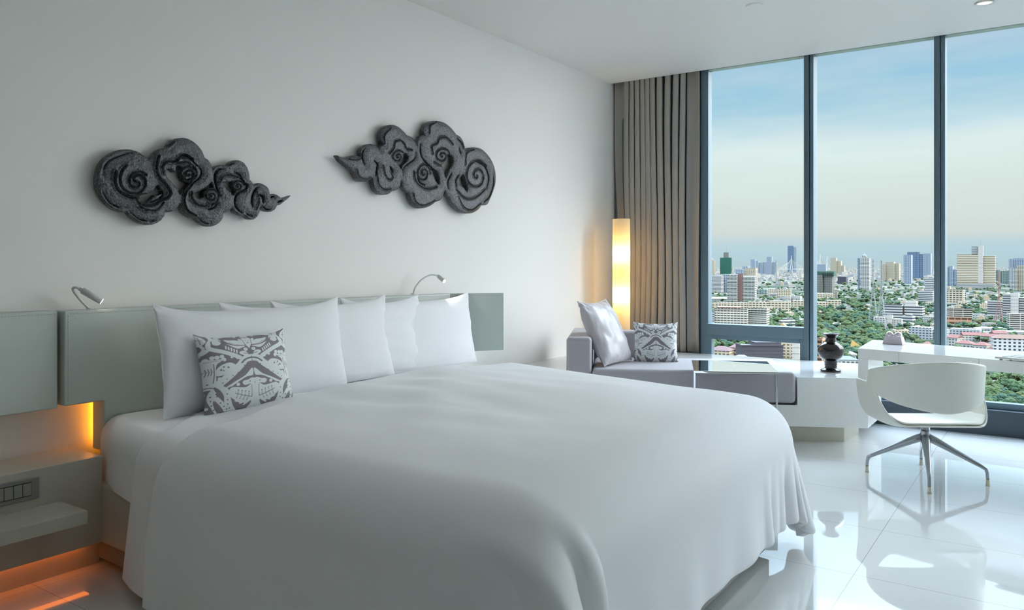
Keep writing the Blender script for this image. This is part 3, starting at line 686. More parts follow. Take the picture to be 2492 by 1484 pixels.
# ================================================================== CHAIR
cc = Vector(((2.483 + 2.84 + 3.084 + 2.721) / 4, (4.965 + 4.685 + 5.024 + 5.326) / 4, 0))
CHR = R(33)
ch = thing('desk_chair', 'ivory shell swivel chair on a four-star aluminium base at the desk', 'chair', cc, CHR)
def loc2(p): q = Matrix.Rotation(-CHR, 3, 'Z') @ Vector((p[0] - cc.x, p[1] - cc.y, 0)); return q
for fp in ((2.483, 4.965), (2.84, 4.685), (3.084, 5.024), (2.721, 5.326)):
    q = loc2(fp); d = q.normalized(); r = q.length
    P = [d * .016 + Vector((0, 0, .232)), d * .05 + Vector((0, 0, .218)), d * (r * .55) + Vector((0, 0, .158)), d * (r - .030) + Vector((0, 0, .103)), d * (r - .008) + Vector((0, 0, .090)), d * (r - .002) + Vector((0, 0, .068)), d * r + Vector((0, 0, .036))]
    bm = bmesh.new(); tube(bm, P, [.024, .022, .0155, .0112, .0105, .0095, .009], 12); lgx = obj('leg', bm, M['steel'], ch, smooth=True)
    bm = bmesh.new(); tube(bm, [d * r + Vector((0, 0, .036)), d * r + Vector((0, 0, .010)), d * r + Vector((0, 0, .0))], [.0095, .0095, .0115], 14); tag(obj('glide', bm, M['foot'], lgx, smooth=True), 'cream glide')
bm = bmesh.new(); lathe(bm, [(.018, .195), (.026, .205), (.028, .225), (.024, .262), (.0225, .268), (.0225, .27)], 28); obj('hub', bm, M['steel'], ch, smooth=True)
bm = bmesh.new(); tube(bm, [(0, 0, .271), (0, 0, .325)], .024, 24); obj('column', bm, M['steel'], ch, smooth=True)
# local frame: +y front, -y back
def shellmesh(name, fn, nu, nv, thick, m, sub=1, off=0):
    P = np.array([[fn(i / nu, j / nv) for j in range(nv + 1)] for i in range(nu + 1)])
    o = finish(name, gridmesh(name, P), m, ch, smooth=True); s = o.modifiers.new('s', 'SOLIDIFY'); s.thickness = thick; s.offset = off
    if sub: q = o.modifiers.new('q', 'SUBSURF'); q.levels = q.render_levels = sub
    return o
def seat(u, v): # u across -1..1, v back..front
    a = (u * 2 - 1); wdt = .276; s = abs(a)
    ang = s * 1.62
    # superelliptic U profile
    x = math.copysign(wdt * min(1, math.sin(min(ang, math.pi / 2)) ** .85), a) if s > 0 else 0
    up = max(0, s - .42) / .58
    z = .318 + .225 * up ** 2.1
    x *= 1 + .06 * up ** 2
    yb = -.215 + .20 * up ** 1.5; yf = .235 - .02 * up
    y = yb + (yf - yb) * v
    z += .025 * (1 - v) ** 2 * (1 - up) - .012 * math.sin(v * math.pi) * (1 - up)
    return (x, y, z)
shellmesh('seat_shell', seat, 36, 14, .012, M['shell'], off=-1)
def pad(u, v):
    a = (u * 2 - 1) * .72; x, y, z = seat(a / 2 + .5, .02 + v * .95); e_ = min(1, 4 * (1 - abs(u * 2 - 1))) * min(1, 6 * v + .2) * min(1, 6 * (1 - v) + .2)
    return (x * .98, y, z + .008 + .018 * e_)
shellmesh('seat_pad', pad, 24, 12, .014, M['pad'], off=-1)
def back(u, v): # u around from left arm tip to right arm tip, v bottom..top
    a = (u * 2 - 1); phi = a * R(128); s = abs(a)
    rx, ry = .298, .262
    top = .69 - .135 * s ** 1.7; bot = .405 + .115 * min(1, s / .8) ** 1.4
    if s > .62: bot = max(bot, 0) + (top - .03 - bot) * ((s - .62) / .38) ** 1.2 * .9
    z = bot + (top - bot) * v
    fl = 1 + .20 * (z - .42) * (1 - .6 * s)
    x = rx * fl * math.sin(phi); y = -ry * fl * math.cos(phi) * (1 if abs(phi) < math.pi / 2 else .9) + .02
    return (x, y - .02 * (z - .4), z)
shellmesh('backrest', back, 44, 14, .011, M['shell'])
# ================================================================== CLOUD RELIEFS
def to_wall(pts, ox, oy, sc, x): return [at_x(ox + p[0] / sc, oy + p[1] / sc, x) for p in pts]
def relief(name, label, ox, oy, sc, outline, cusps, holes, slots, grooves, xoff=.035, th=.028):
    tw = lambda pts: [tuple(q) for q in to_wall(pts, ox, oy, sc, xoff + th)]
    out = tw(outline)
    # smooth between cusps
    runs = []; n = len(out); cs = sorted(cusps)
    sm = []
    for a, b in zip(cs, cs[1:] + [cs[0] + n]):
        seg = [out[k % n] for k in range(a, b + 1)]
        c_ = cat_rom(seg, 5) if len(seg) > 2 else np.array(seg); sm += [tuple(p) for p in c_[:-1]]
    ys = [p[0] for p in sm]; zs = [p[1] for p in sm]; y0, y1, z0, z1 = min(ys) - .01, max(ys) + .01, min(zs) - .01, max(zs) + .01
    st_ = .0032; ny, nz_ = int((y1 - y0) / st_), int((z1 - z0) / st_)
    Y, Z = np.meshgrid(np.linspace(y0, y1, ny), np.linspace(z0, z1, nz_), indexing='ij')
    so_ = sd_poly(Y, Z, sm); f = so_.copy()
    for h_ in holes:
        p = cat_rom(tw(h_), 4, True); f = np.minimum(f, -sd_poly(Y, Z, [tuple(q) for q in p]))
    for pts, w in slots:
        p = cat_rom(tw(pts), 5); L_ = len(p)
        d = np.full(Y.shape, 9.0)
        for k in range(L_ - 1):
            wk = w * math.sin(math.pi * (k + .7) / L_) ** .6
            d = np.minimum(d, seg_d(Y, Z, [tuple(p[k]), tuple(p[k + 1])]) - wk)
        f = np.minimum(f, d)
    hgt = th * np.clip(np.clip(f, 0, .035) / .035, 0, 1) ** .5 * .45 + th * .55
    for pts, w, dp in grooves:
        d = seg_d(Y, Z, [tuple(q) for q in cat_rom(tw(pts), 6)])
        hgt -= dp * .75 * np.exp(-(d / (w * .72)) ** 2); hgt += dp * .45 * np.exp(-((d - w * 1.7) / (w * .7)) ** 2)
    hgt += .0012 * np.random.RandomState(3).randn(*hgt.shape) * .35
    yc, zc = (y0 + y1) / 2, (z0 + z1) / 2
    bm = bmesh.new(); vid = {}
    def vert(key, y, z, h_):
        if key not in vid: vid[key] = (bm.verts.new((xoff + h_, y - yc, z - zc)), bm.verts.new((xoff - .012, y - yc, z - zc)))
        return vid[key]
    inside = f > 0; side = []
    for i in range(ny - 1):
        for j in range(nz_ - 1):
            cs_ = [(i, j), (i + 1, j), (i + 1, j + 1), (i, j + 1)]; ins = [inside[c_] for c_ in cs_]
            if not any(ins): continue
            loop = []; cross = []
            for a_ in range(4):
                p, q = cs_[a_], cs_[(a_ + 1) % 4]
                if inside[p]: loop.append(vert(p, Y[p], Z[p], hgt[p]))
                if inside[p] != inside[q]:
                    t_ = f[p] / (f[p] - f[q]); key = (min(p, q), max(p, q)); w_ = vert(key, Y[p] + (Y[q] - Y[p]) * t_, Z[p] + (Z[q] - Z[p]) * t_, min(hgt[p], hgt[q]) * .8)
                    cross.append(len(loop)); loop.append(w_)
            if len(loop) >= 3 and len(set(id(v) for v in loop)) == len(loop):
                try: bm.faces.new([v[0] for v in loop])
                except ValueError: pass
            if len(cross) == 2:
                a_, b_ = loop[cross[0]], loop[cross[1]]
                try: bm.faces.new((a_[0], b_[0], b_[1], a_[1]))
                except ValueError: pass
    for v in [v for v in bm.verts if not v.link_faces]: bm.verts.remove(v)
    rt = thing(name, label, 'wall sculpture', (0, yc, zc))
    o = obj('plate', bm, M['iron'], rt)
    for p in o.data.polygons: p.use_smooth = True
    e_ = o.modifiers.new('e', 'EDGE_SPLIT'); e_.split_angle = R(55)
    for (yy, zz) in [(Y[i_, j_], Z[i_, j_]) for i_, j_ in ((ny // 5, nz_ // 2), (ny * 4 // 5, nz_ // 2))]:
        bm = bmesh.new(); tube(bm, [(0.002, yy - yc, zz - zc), (xoff, yy - yc, zz - zc)], .008, 8); obj('bracket', bm, M['iron'], rt)
    return rt
O1 = [(745, 400), (770, 360), (810, 310), (870, 275), (935, 260), (960, 215), (1010, 175), (1080, 155), (1150, 160), (1220, 195), (1280, 250), (1320, 310), (1340, 365), (1380, 395), (1410, 440), (1428, 498),
      (1450, 470), (1500, 450), (1550, 450), (1595, 455), (1620, 420), (1660, 400), (1710, 397), (1760, 420), (1800, 470), (1825, 540), (1832, 610), (1855, 635), (1868, 672), (1900, 652), (1940, 645), (1990, 665), (2030, 700), (2050, 765),
      (2085, 762), (2130, 775), (2165, 805), (2210, 800), (2250, 788), (2280, 775), (2245, 815), (2200, 850), (2160, 880), (2130, 885), (2105, 930), (2060, 955), (2010, 950), (1965, 925), (1945, 900), (1935, 960), (1910, 1010), (1870, 1040), (1820, 1035), (1780, 1000),
      (1720, 990), (1670, 960), (1640, 915), (1600, 950), (1545, 975), (1535, 1030), (1490, 1085), (1420, 1115), (1350, 1110), (1290, 1070), (1240, 1025), (1180, 1010), (1120, 970), (1085, 910), (1070, 870), (1050, 910), (1000, 950), (915, 965),
      (900, 1010), (850, 1065), (780, 1095), (700, 1095), (620, 1065), (550, 1010), (505, 960), (430, 955), (340, 915), (260, 840), (210, 760), (178, 680), (175, 600), (190, 500), (240, 400), (320, 330), (420, 285), (520, 280), (610, 300), (690, 350)]
def find(o, pts): return [min(range(len(o)), key=lambda k: (o[k][0] - p[0]) ** 2 + (o[k][1] - p[1]) ** 2) for p in pts]
c1 = find(O1, [(745, 400), (935, 260), (1340, 365), (1428, 498), (1595, 455), (1832, 610), (1868, 672), (2050, 765), (2165, 805), (2280, 775), (2130, 885), (1945, 900), (1780, 1000), (1640, 915), (1545, 975), (1240, 1025), (1070, 870), (915, 965), (505, 960)])
H1 = [[(650, 785), (720, 760), (780, 730), (830, 670), (862, 712), (878, 750), (850, 770), (800, 775), (770, 810), (720, 845), (670, 845), (635, 815)],
      [(930, 500), (970, 495), (1020, 530), (1035, 470), (1075, 460), (1088, 520), (1085, 570), (1110, 620), (1170, 645), (1130, 690), (1090, 740), (1072, 765), (1045, 710), (1000, 650), (945, 590), (925, 540)],
      [(1235, 760), (1300, 725), (1380, 675), (1415, 640), (1430, 695), (1370, 705), (1325, 750), (1325, 800), (1270, 810), (1240, 790)],
      [(1540, 640), (1600, 636), (1640, 632), (1648, 690), (1672, 735), (1652, 775), (1600, 725), (1560, 675)]]
S1 = [([(1530, 490), (1480, 510), (1450, 570), (1465, 680), (1505, 790)], .005), ([(1660, 525), (1720, 560), (1760, 640), (1800, 670), (1770, 725), (1700, 760), (1670, 820), (1675, 900), (1740, 970)], .0048),
      ([(1910, 690), (1870, 750), (1850, 830), (1860, 900)], .0045), ([(1935, 770), (1970, 800), (1975, 850)], .006), ([(1960, 895), (2000, 925), (2040, 938)], .003), ([(2055, 800), (2090, 790)], .003), ([(2130, 855), (2175, 835)], .003),
      ([(1240, 440), (1300, 500), (1290, 580), (1200, 660)], .003), ([(1100, 345), (1170, 370), (1240, 450)], .002), ([(240, 560), (250, 480), (330, 390), (530, 316)], .0013), ([(230, 740), (300, 850), (400, 905), (480, 915)], .0013), ([(520, 955), (620, 1030), (720, 1056), (800, 1054)], .0013), ([(1250, 1010), (1330, 1075), (1400, 1090)], .0013), ([(1780, 970), (1830, 1000), (1880, 1002)], .0015),
      ([(850, 690), (890, 760), (830, 820), (740, 855)], .002), ([(1475, 860), (1440, 910), (1380, 932)], .003)]
def spiral(cx_, cy_, r0_, r1_, turns, ph0, n=26, ex=1): return [(cx_ + ex * (r0_ + (r1_ - r0_) * k / n) * math.cos(ph0 + 2 * math.pi * turns * k / n), cy_ + (r0_ + (r1_ - r0_) * k / n) * math.sin(ph0 + 2 * math.pi * turns * k / n)) for k in range(n + 1)]
G1 = [(spiral(580, 625, 8, 200, 1.25, 2.6), .005, .012), (spiral(590, 640, 8, 130, 1.0, 5.6), .004, .011), (spiral(1150, 550, 4, 95, 2.0, 0), .0035, .011), (spiral(1400, 785, 4, 95, 2.0, 2.0), .0035, .011), (spiral(1690, 680, 3, 62, 1.8, 1.0), .003, .009),
      ([(360, 520), (350, 640), (400, 740), (520, 800), (600, 790), (700, 770)], .005, .012), ([(570, 810), (620, 870), (720, 895), (800, 875), (850, 830), (930, 800), (950, 740), (900, 660), (830, 580), (800, 480), (830, 350)], .005, .013),
      ([(880, 540), (870, 460), (920, 410), (1000, 415), (1060, 360), (1130, 345), (1200, 390)], .005, .013), ([(560, 830), (660, 930), (800, 940), (880, 860)], .004, .009), ([(1200, 660), (1130, 740), (1105, 840), (1150, 950), (1240, 1000)], .004, .012),
      ([(1185, 750), (1190, 820), (1250, 880), (1350, 900), (1430, 880)], .005, .012), ([(1500, 640), (1520, 580), (1580, 560), (1640, 570), (1740, 610), (1790, 700)], .004, .01), ([(1900, 740), (1920, 840), (1890, 930)], .003, .008), ([(940, 250), (1000, 200)], .004, .01), ([(1600, 455), (1650, 430)], .003, .008),
      ([(1040, 430), (1130, 420), (1210, 480), (1230, 570), (1180, 630)], .004, .011), ([(1060, 380), (1160, 380), (1260, 460)], .003, .008)]
relief('cloud_sculpture', 'hammered dark metal cloud sculpture on the left of the wall, its tail pointing right', 200, 300, 4.45, O1, c1, H1, S1, G1)
O2 = [(205, 575), (260, 597), (335, 620), (375, 590), (420, 580), (470, 590), (500, 602), (495, 530), (520, 480), (570, 450), (630, 445), (690, 470), (722, 512), (740, 470), (772, 450), (740, 390), (735, 330), (765, 260), (810, 225), (880, 212), (950, 235), (1010, 285), (1055, 335),
      (1110, 360), (1150, 410), (1168, 455), (1180, 410), (1210, 360), (1260, 330), (1255, 260), (1290, 200), (1350, 170), (1420, 165), (1500, 185), (1570, 235), (1620, 290), (1650, 330), (1700, 360), (1740, 430), (1757, 502), (1800, 490), (1880, 485), (1960, 510), (2040, 590), (2095, 690), (2122, 800), (2120, 920), (2095, 1010), (2060, 1100), (2020, 1175), (1950, 1185),
      (1920, 1230), (1860, 1270), (1790, 1282), (1710, 1265), (1640, 1210), (1590, 1150), (1570, 1095), (1530, 1060), (1512, 1000), (1495, 1060), (1460, 1120), (1400, 1145), (1340, 1190), (1260, 1218), (1190, 1215), (1140, 1170), (1100, 1110), (1085, 1040), (1030, 1000), (1000, 940), (985, 880), (975, 950), (940, 995), (880, 1015),
      (830, 1050), (760, 1055), (700, 1030), (660, 970), (645, 900), (640, 850), (610, 880), (560, 900), (490, 895), (440, 850), (415, 790), (380, 750), (320, 700), (260, 650), (225, 605)]
c2 = find(O2, [(205, 575), (335, 620), (500, 602), (722, 512), (772, 450), (1055, 335), (1168, 455), (1260, 330), (1650, 330), (1757, 502), (1950, 1185), (1570, 1095), (1512, 1000), (1400, 1145), (1085, 1040), (985, 880), (880, 1015), (640, 850), (415, 790)])
H2 = [[(1030, 560), (1066, 580), (1062, 640), (1005, 700), (985, 745), (958, 700), (930, 672), (980, 655), (1002, 610)], [(1530, 590), (1560, 575), (1600, 590), (1612, 640), (1600, 700), (1560, 760), (1525, 850), (1505, 800), (1480, 705), (1520, 670)],
      [(1705, 840), (1735, 815), (1762, 900), (1790, 975), (1770, 1010), (1730, 960), (1680, 920), (1682, 870)], [(1395, 760), (1425, 780), (1442, 860), (1440, 930), (1400, 880), (1340, 740), (1345, 720)], [(850, 715), (885, 745), (885, 800), (862, 765)]]
S2 = [([(545, 500), (518, 560), (522, 630), (545, 690)], .0055), ([(660, 645), (700, 690), (688, 760), (680, 830)], .0062), ([(1215, 440), (1218, 560), (1275, 660), (1350, 730)], .005), ([(1655, 375), (1710, 430), (1737, 505)], .0035), ([(1550, 980), (1545, 900), (1590, 800)], .0045), ([(1645, 960), (1640, 880), (1680, 820)], .003),
      ([(1880, 655), (1965, 690), (2015, 770), (2035, 870), (2010, 990)], .0058), ([(2095, 810), (2090, 950), (2045, 1080), (1980, 1145)], .0036), ([(1165, 790), (1200, 900), (1270, 940)], .003), ([(1680, 490), (1700, 560)], .003), ([(1000, 820), (1010, 740), (1090, 670), (1150, 620), (1160, 540)], .002)]
G2 = [(spiral(930, 600, 4, 85, 1.8, 1.5), .004, .012), (spiral(1465, 590, 4, 120, 2.2, 1.2), .004, .012), (spiral(1240, 800, 4, 120, 2.0, 0, ex=.7), .004, .012), (spiral(1880, 830, 5, 200, 1.8, .6, ex=.75), .005, .012), ([(830, 560), (880, 500), (900, 420), (960, 405), (1010, 450), (1030, 500), (1100, 520)], .004, .011),
      ([(1350, 560), (1340, 470), (1400, 440), (1430, 380), (1510, 370), (1590, 450)], .005, .012), ([(510, 610), (450, 640), (400, 640), (350, 630)], .003, .008), ([(440, 750), (470, 840), (550, 865), (610, 850)], .004, .009), ([(760, 720), (780, 820), (830, 880), (870, 850), (850, 780)], .004, .01), ([(1130, 780), (1140, 880), (1210, 960), (1300, 990), (1400, 960)], .005, .012),
      ([(1640, 1000), (1700, 1070), (1780, 1110), (1880, 1080), (1980, 990)], .005, .012), ([(1120, 1040), (1150, 1140), (1230, 1185), (1340, 1150), (1380, 1120)], .004, .009), ([(690, 760), (700, 920), (760, 990), (850, 990)], .004, .009), ([(780, 440), (770, 340), (850, 255)], .004, .009), ([(1310, 320), (1320, 230), (1400, 180)], .004, .01), ([(1660, 1080), (1720, 1200), (1820, 1240), (1930, 1160)], .004, .009), ([(1745, 700), (1760, 560), (1850, 510)], .004, .009)]
relief('cloud_sculpture', 'hammered dark metal cloud sculpture on the right of the wall, its tail pointing left', 780, 260, 4.946, O2, c2, H2, S2, G2)
# ================================================================== CITY
GZ = -95.0
def ground(px, py): return at_z(px, py, GZ)
def S2(h, k=.27):
    c = S(h); return (c[0] * k, c[1] * k, c[2] * k, 1)
def facade(name, wall, glass, fh=3.4, wf=.5, vw=0, vf=.8, rough=.6, roof=None, gl_rough=.25, wall2=None, vv=0):
    m = bpy.data.materials.new(name); m.use_nodes = True; t = m.node_tree; b = t.nodes['Principled BSDF']; l = t.links
    b.inputs['Specular IOR Level'].default_value = .25
    def mth(op, a, v): 
        n = nn('ShaderNodeMath', t, operation=op)
        for i_, q in enumerate((a, v)):
            if q is None: continue
            if isinstance(q, (int, float)): n.inputs[i_].default_value = q
            else: l.new(q, n.inputs[i_])
        return n.outputs[0]
    g = nn('ShaderNodeTexCoord', t); s = nn('ShaderNodeSeparateXYZ', t); l.new(g.outputs['Object'], s.inputs[0])
    ge = nn('ShaderNodeNewGeometry', t); s2 = nn('ShaderNodeSeparateXYZ', t); l.new(ge.outputs['Normal'], s2.inputs[0])
    fz = mth('FRACT', mth('DIVIDE', s.outputs['Z'], fh), None)
    mk = mth('MULTIPLY', mth('GREATER_THAN', fz, .22), mth('LESS_THAN', fz, .22 + wf))
    u = mth('ADD', mth('ADD', s.outputs['X'], s.outputs['Y']), 5000.0)
    if vw:
        fx = mth('FRACT', mth('DIVIDE', u, vw), None); mk = mth('MULTIPLY', mk, mth('LESS_THAN', fx, vf))
    up = mth('LESS_THAN', s2.outputs['Z'], .5); mk = mth('MULTIPLY', mk, up)
    c1_ = nn('ShaderNodeMixRGB', t); c1_.inputs[1].default_value = S2(roof or wall); c1_.inputs[2].default_value = S2(wall); l.new(up, c1_.inputs[0])
    base = c1_.outputs[0]
    if wall2:
        fx = mth('LESS_THAN', mth('FRACT', mth('DIVIDE', u, vv), None), .5); cx_ = nn('ShaderNodeMixRGB', t); cx_.inputs[2].default_value = S2(wall2); l.new(mth('MULTIPLY', fx, up), cx_.inputs[0]); l.new(base, cx_.inputs[1]); base = cx_.outputs[0]
    c = nn('ShaderNodeMixRGB', t); c.inputs[2].default_value = S2(glass); l.new(mk, c.inputs[0]); l.new(base, c.inputs[1]); l.new(c.outputs[0], b.inputs['Base Color'])
    r = nn('ShaderNodeMapRange', t); r.inputs[3].default_value = rough; r.inputs[4].default_value = gl_rough; l.new(mk, r.inputs[0]); l.new(r.outputs[0], b.inputs['Roughness'])
    return m
FM = {
 'white': facade('white_striped_facade', 'e9e4d8', '55606c', 4.6, .5, roof='b9b4aa'),
 'cream': facade('cream_facade', 'e6d9bd', '6a6258', 5, .48, 7, .72, roof='c0b8a6'),
 'wgrid': facade('white_window_grid', 'e6e6e4', '3c4550', 3.6, .5, 4.4, .5, roof='8c7a6e'),
 'gtower': facade('grey_tower_facade', 'b4bec8', '66788c', 6, .55, 9, .6, roof='a9adb0'),
 'blue': facade('blue_glass_tower', '8ea2b8', '4d6584', 7, .7, 9, .8, gl_rough=.15, roof='8d97a0'),
 'green': facade('green_netting', '2f7560', '235a4c', 4, .5, roof='8e8a80'),
 'brown': facade('brown_red_tower', 'a07c74', '5b4a4c', 3.5, .5, 4, .6),
 'balc': facade('white_balcony_tower', 'eceadf', '44474f', 5, .5, 9, .82, roof='cfcabc'),
 'gold': facade('gold_reflection_tower', 'efe9d8', 'a58f68', 7.5, .5, roof='c9c2b4', gl_rough=.12),  # gold sunlight reflection painted into the window colour
 'mint': facade('grey_green_tower', 'a9b8b0', '5a6d66', 6, .5, 9, .6, wall2='8da39a', vv=22),
 'site': facade('concrete_frame', 'a8a498', '3f4d50', 3.6, .62, 6, .8),
 'louv': facade('dark_louvre_cladding', '565560', '45444e', 1.2, .4, roof='5d5b60'),
 'panel': facade('white_panel_wall', 'e3ddd3', '3b3a3e', 6, .06, roof='c8c4bc'),
 'hosp': facade('hospital_bands', 'e7e1d2', '5b564f', 3.7, .46, 5, .86, roof='bdb6a8'),
 'terra': facade('terracotta_facade', 'cf9f80', '6b4e40', 7, .5, 9, .9, roof='c4a080'),
 'park': facade('car_park_facade', 'd8d2c4', '4a4641', 3.2, .5, 14, .93, roof='b5afa3'),
 'greyb': facade('pale_grey_block', 'c3c7c8', '4f5860', 3.4, .42, 4.2, .6, roof='8f9496'),
 'grey2': facade('grey_office', 'c6c4be', '474c52', 4.2, .42, roof='a8a8a4'),
 'orange': facade('orange_brick_facade', 'd9a070', '3d3a3c', 4, .5, 6, .7, roof='c9a183'),
 'pale': facade('pale_low_houses', 'ddd8cc', '6b6f72', 3.2, .45, 4, .6, roof='c9c4b8'),
 'pale2': facade('beige_low_houses', 'e2d2b4', '74695c', 3.2, .45, 4, .6, roof='b39c84'),
 'pale3': facade('grey_low_houses', 'b9bfc2', '5d656c', 3.2, .45, 4, .6, roof='9aa0a2'),
}
M['redroof'] = mat('red_tile_roof', S2('a34a34', .17)[:3], .8, var=.15, bscale=.3); M['brownroof'] = mat('brown_roof', S2('9c6f52', .18)[:3], .8); M['greyroof'] = mat('grey_roof', S2('8f9a9e')[:3], .7); M['maroon'] = mat('maroon_roof', S2('7a3334', .18)[:3], .7)
M['yellow'] = mat('yellow_wall', S2('e2b45e')[:3], .7); M['blueroof'] = mat('blue_roof', S2('4c6594')[:3], .6); M['whiteroof'] = mat('white_roof', S2('dcdfd6')[:3], .6); M['lattice'] = mat('lattice_steel', S2('9aa0a4')[:3], .5); M['redlat'] = mat('red_lattice_steel', S2('a8685e')[:3], .5)
M['concrete'] = mat('concrete', S2('b5b0a6')[:3], .8); M['crane'] = mat('crane_steel', S2('8a8f94')[:3], .6)
GRP = {}
def bld(name, label, y_base, blocks, st='white', rot=-.35, cat='building', depth=None, yoff=0):
    """blocks: (x0, x1, ytop, style, setback, extra) measured on the photograph; front stands on the ground at y_base"""
    xs0 = min(b[0] for b in blocks); xs1 = max(b[1] for b in blocks); xc = (xs0 + xs1) / 2
    d = (H - GZ) * F / (y_base - HY); g = ground(xc, y_base)
    az = math.atan2(g[1], g[0] - CAMX) - math.pi / 2  # faces the viewer, then turned
    t = thing(name, label, cat, (g[0], g[1], GZ), az + rot)
    W_ = (xs1 - xs0) * d / F
    for b in blocks:
        x0, x1, yt = b[:3]; s_ = b[3] if len(b) > 3 and b[3] else st; sb = b[4] if len(b) > 4 else 0
        w = (x1 - x0) * d / F; D_ = (depth or min(w * .7, 26))
        ca, sa = math.cos(abs(rot)), math.sin(abs(rot))
        ww = max(w * .45, (w - D_ * sa) / ca); cxp = ((x0 + x1) / 2 - xc) * d / F
        h_ = (HY - yt) * (d + sb) / F + H - GZ if sb else H - (yt - HY) * d / F - GZ
        lx = cxp * math.cos(rot) ; ly = -cxp * math.sin(rot)
        bm = bmesh.new(); box(bm, lx - ww / 2, lx + ww / 2, ly + sb, ly + sb + D_, 0, h_)
        k = b[5] if len(b) > 5 else ''
        if 'r' in k: box(bm, lx - ww * .22, lx + ww * .2, ly + sb + D_ * .3, ly + sb + D_ * .7, h_, h_ + 3.5)
        if 'p' in k:
            q = .6
            for e_ in ((lx - ww / 2 - q, lx + ww / 2 + q, ly + sb - q, ly + sb + .2), (lx - ww / 2 - q, lx - ww / 2 + .2, ly + sb, ly + sb + D_)): box(bm, e_[0], e_[1], e_[2], e_[3], h_ - .3, h_ + 1.3)
        o_ = obj('tower_block' if h_ > 40 else 'wing', bm, FM[s_], t)
        if 'b' in k: # balcony slabs
            bm = bmesh.new(); z_ = 3.2; c_ = 0
            while z_ < h_ - 1:
                box(bm, lx - ww / 2 - .3, lx + ww / 2 + .3, ly + sb - 1.6, ly + sb + .1, z_, z_ + 1.15); z_ += 3.2
            obj('balcony_bands', bm, M['whiteroof'], t)
        if 'm' in k:
            bm = bmesh.new(); tube(bm, [(lx, ly + D_ / 2, h_), (lx, ly + D_ / 2, h_ + 26)], .6, 6); obj('mast', bm, M['crane'], t)
        if 'g' in k: # gable / pyramid cap
            bm = bmesh.new(); a_ = [bm.verts.new((lx + sx * ww / 2, ly + sb + (D_ if sy > 0 else 0), h_)) for sx, sy in ((-1, -1), (1, -1), (1, 1), (-1, 1))]; p_ = bm.verts.new((lx, ly + sb + D_ / 2, h_ + ww * .7))
            for q in range(4): bm.faces.new((a_[q], a_[(q + 1) % 4], p_))
            bm.faces.new(a_[::-1]); obj('spire', bm, M['greyroof'], t)
    return t
B = bld
B('tower', 'red-brown tower at the far left edge of the window view beside the curtain', 703, [(1712, 1728, 638), (1716, 1722, 620, 'cream', 30)], 'brown')
B('tower', 'slim cream tower just right of the red-brown tower', 672, [(1726, 1739, 633), (1722, 1733, 628, 'cream', 10)], 'cream')
gt = B('unfinished_tower', 'unfinished tower wrapped in green netting with a crane on top', 672, [(1752, 1780, 627, 'green'), (1760, 1773, 614, 'site', 5)], 'green', rot=-.2)
d_ = (H - GZ) * F / (672 - HY)
bm = bmesh.new(); tube(bm, [(3, 8, 150), (3, 8, 215), (9, 8, 290)], 1.6, 5); tube(bm, [(3, 8, 212), (-16, 8, 204)], 1.4, 5); obj('crane', bm, M['crane'], gt)
B('office_block', 'white striped office block left of the twin balconied towers', 712, [(1729, 1758, 671), (1748, 1771, 667, 'gtower', 30)], 'white')
B('apartment_tower', 'pair of white balconied apartment towers joined by a dark core', 736, [(1769, 1796, 668, None, 0, 'b'), (1794, 1808, 666, 'brown', 4), (1806, 1838, 671, None, 0, 'b')], 'balc', rot=-.22)
B('apartment_tower', 'cream apartment tower rising behind the twin balconied towers', 708, [(1787, 1812, 655, 'gtower'), (1809, 1840, 652, 'cream'), (1800, 1818, 648, 'gtower', 20)], 'cream')
B('tower', 'pale grey tower at the left of the distant grey cluster', 668, [(1826, 1838, 631)], 'gtower')
B('tower', 'stepped row of distant grey towers left of centre', 669, [(1838, 1847, 635), (1846, 1856, 639), (1855, 1866, 638)], 'gtower')
B('tower', 'pair of slim distant towers with a taller left one', 671, [(1865, 1879, 625), (1878, 1889, 638)], 'gtower')
B('skyscraper', 'tallest dark blue slab tower left of the middle mullion', 665, [(1917, 1931, 598, 'blue'), (1930, 1938, 601, 'gtower')], 'blue', rot=-.15)
B('tower', 'white slab building behind the concrete shell, right of the mullion', 672, [(1981, 2010, 643)], 'gtower')
ut = B('unfinished_tower', 'bare concrete tower under construction with green scaffold on top', 716, [(1981, 2003, 669, 'site'), (2002, 2026, 664, 'site')], 'site')
bm = bmesh.new(); d_ = (H - GZ) * F / (716 - HY)
for k in range(12): box(bm, -30 + k * 6, -29.4 + k * 6, -1, 22, 62, 80)
obj('scaffold', bm, FM['green'], ut)
B('tower', 'white stepped tower with a small mast right of the middle mullion', 673, [(2021, 2036, 627, None, 0, 'm'), (2035, 2047, 635), (2046, 2054, 646)], 'cream')
B('block', 'dark netted block below the white stepped tower', 691, [(2037, 2060, 673, 'louv')], 'louv')
B('tower', 'slender white tower with a pointed cap, left of the lattice masts', 706, [(2088, 2093, 628, 'blue'), (2093, 2116, 628, None, 0, 'r'), (2097, 2107, 622, None, 3, 'g')], 'balc', rot=-.25)
B('hotel', 'wide castle-like pale block with a raised centre', 684, [(2143, 2156, 642), (2154, 2176, 637), (2174, 2187, 641)], 'cream')
B('tower', 'pale slim tower at the left of the blue glass group', 691, [(2198, 2218, 620)], 'gtower', rot=-.3)
B('skyscraper', 'dark blue glass tower in the middle of the blue group', 681, [(2209, 2237, 613), (2234, 2245, 618)], 'blue', rot=-.15)
B('tower', 'bright blue-white slim tower just left of the right mullion', 676, [(2246, 2265, 617)], 'gtower', rot=-.3)
B('apartment_block', 'white stepped apartment block beside the right mullion', 740, [(2232, 2272, 707), (2243, 2272, 676, None, 12, 'r')], 'white')
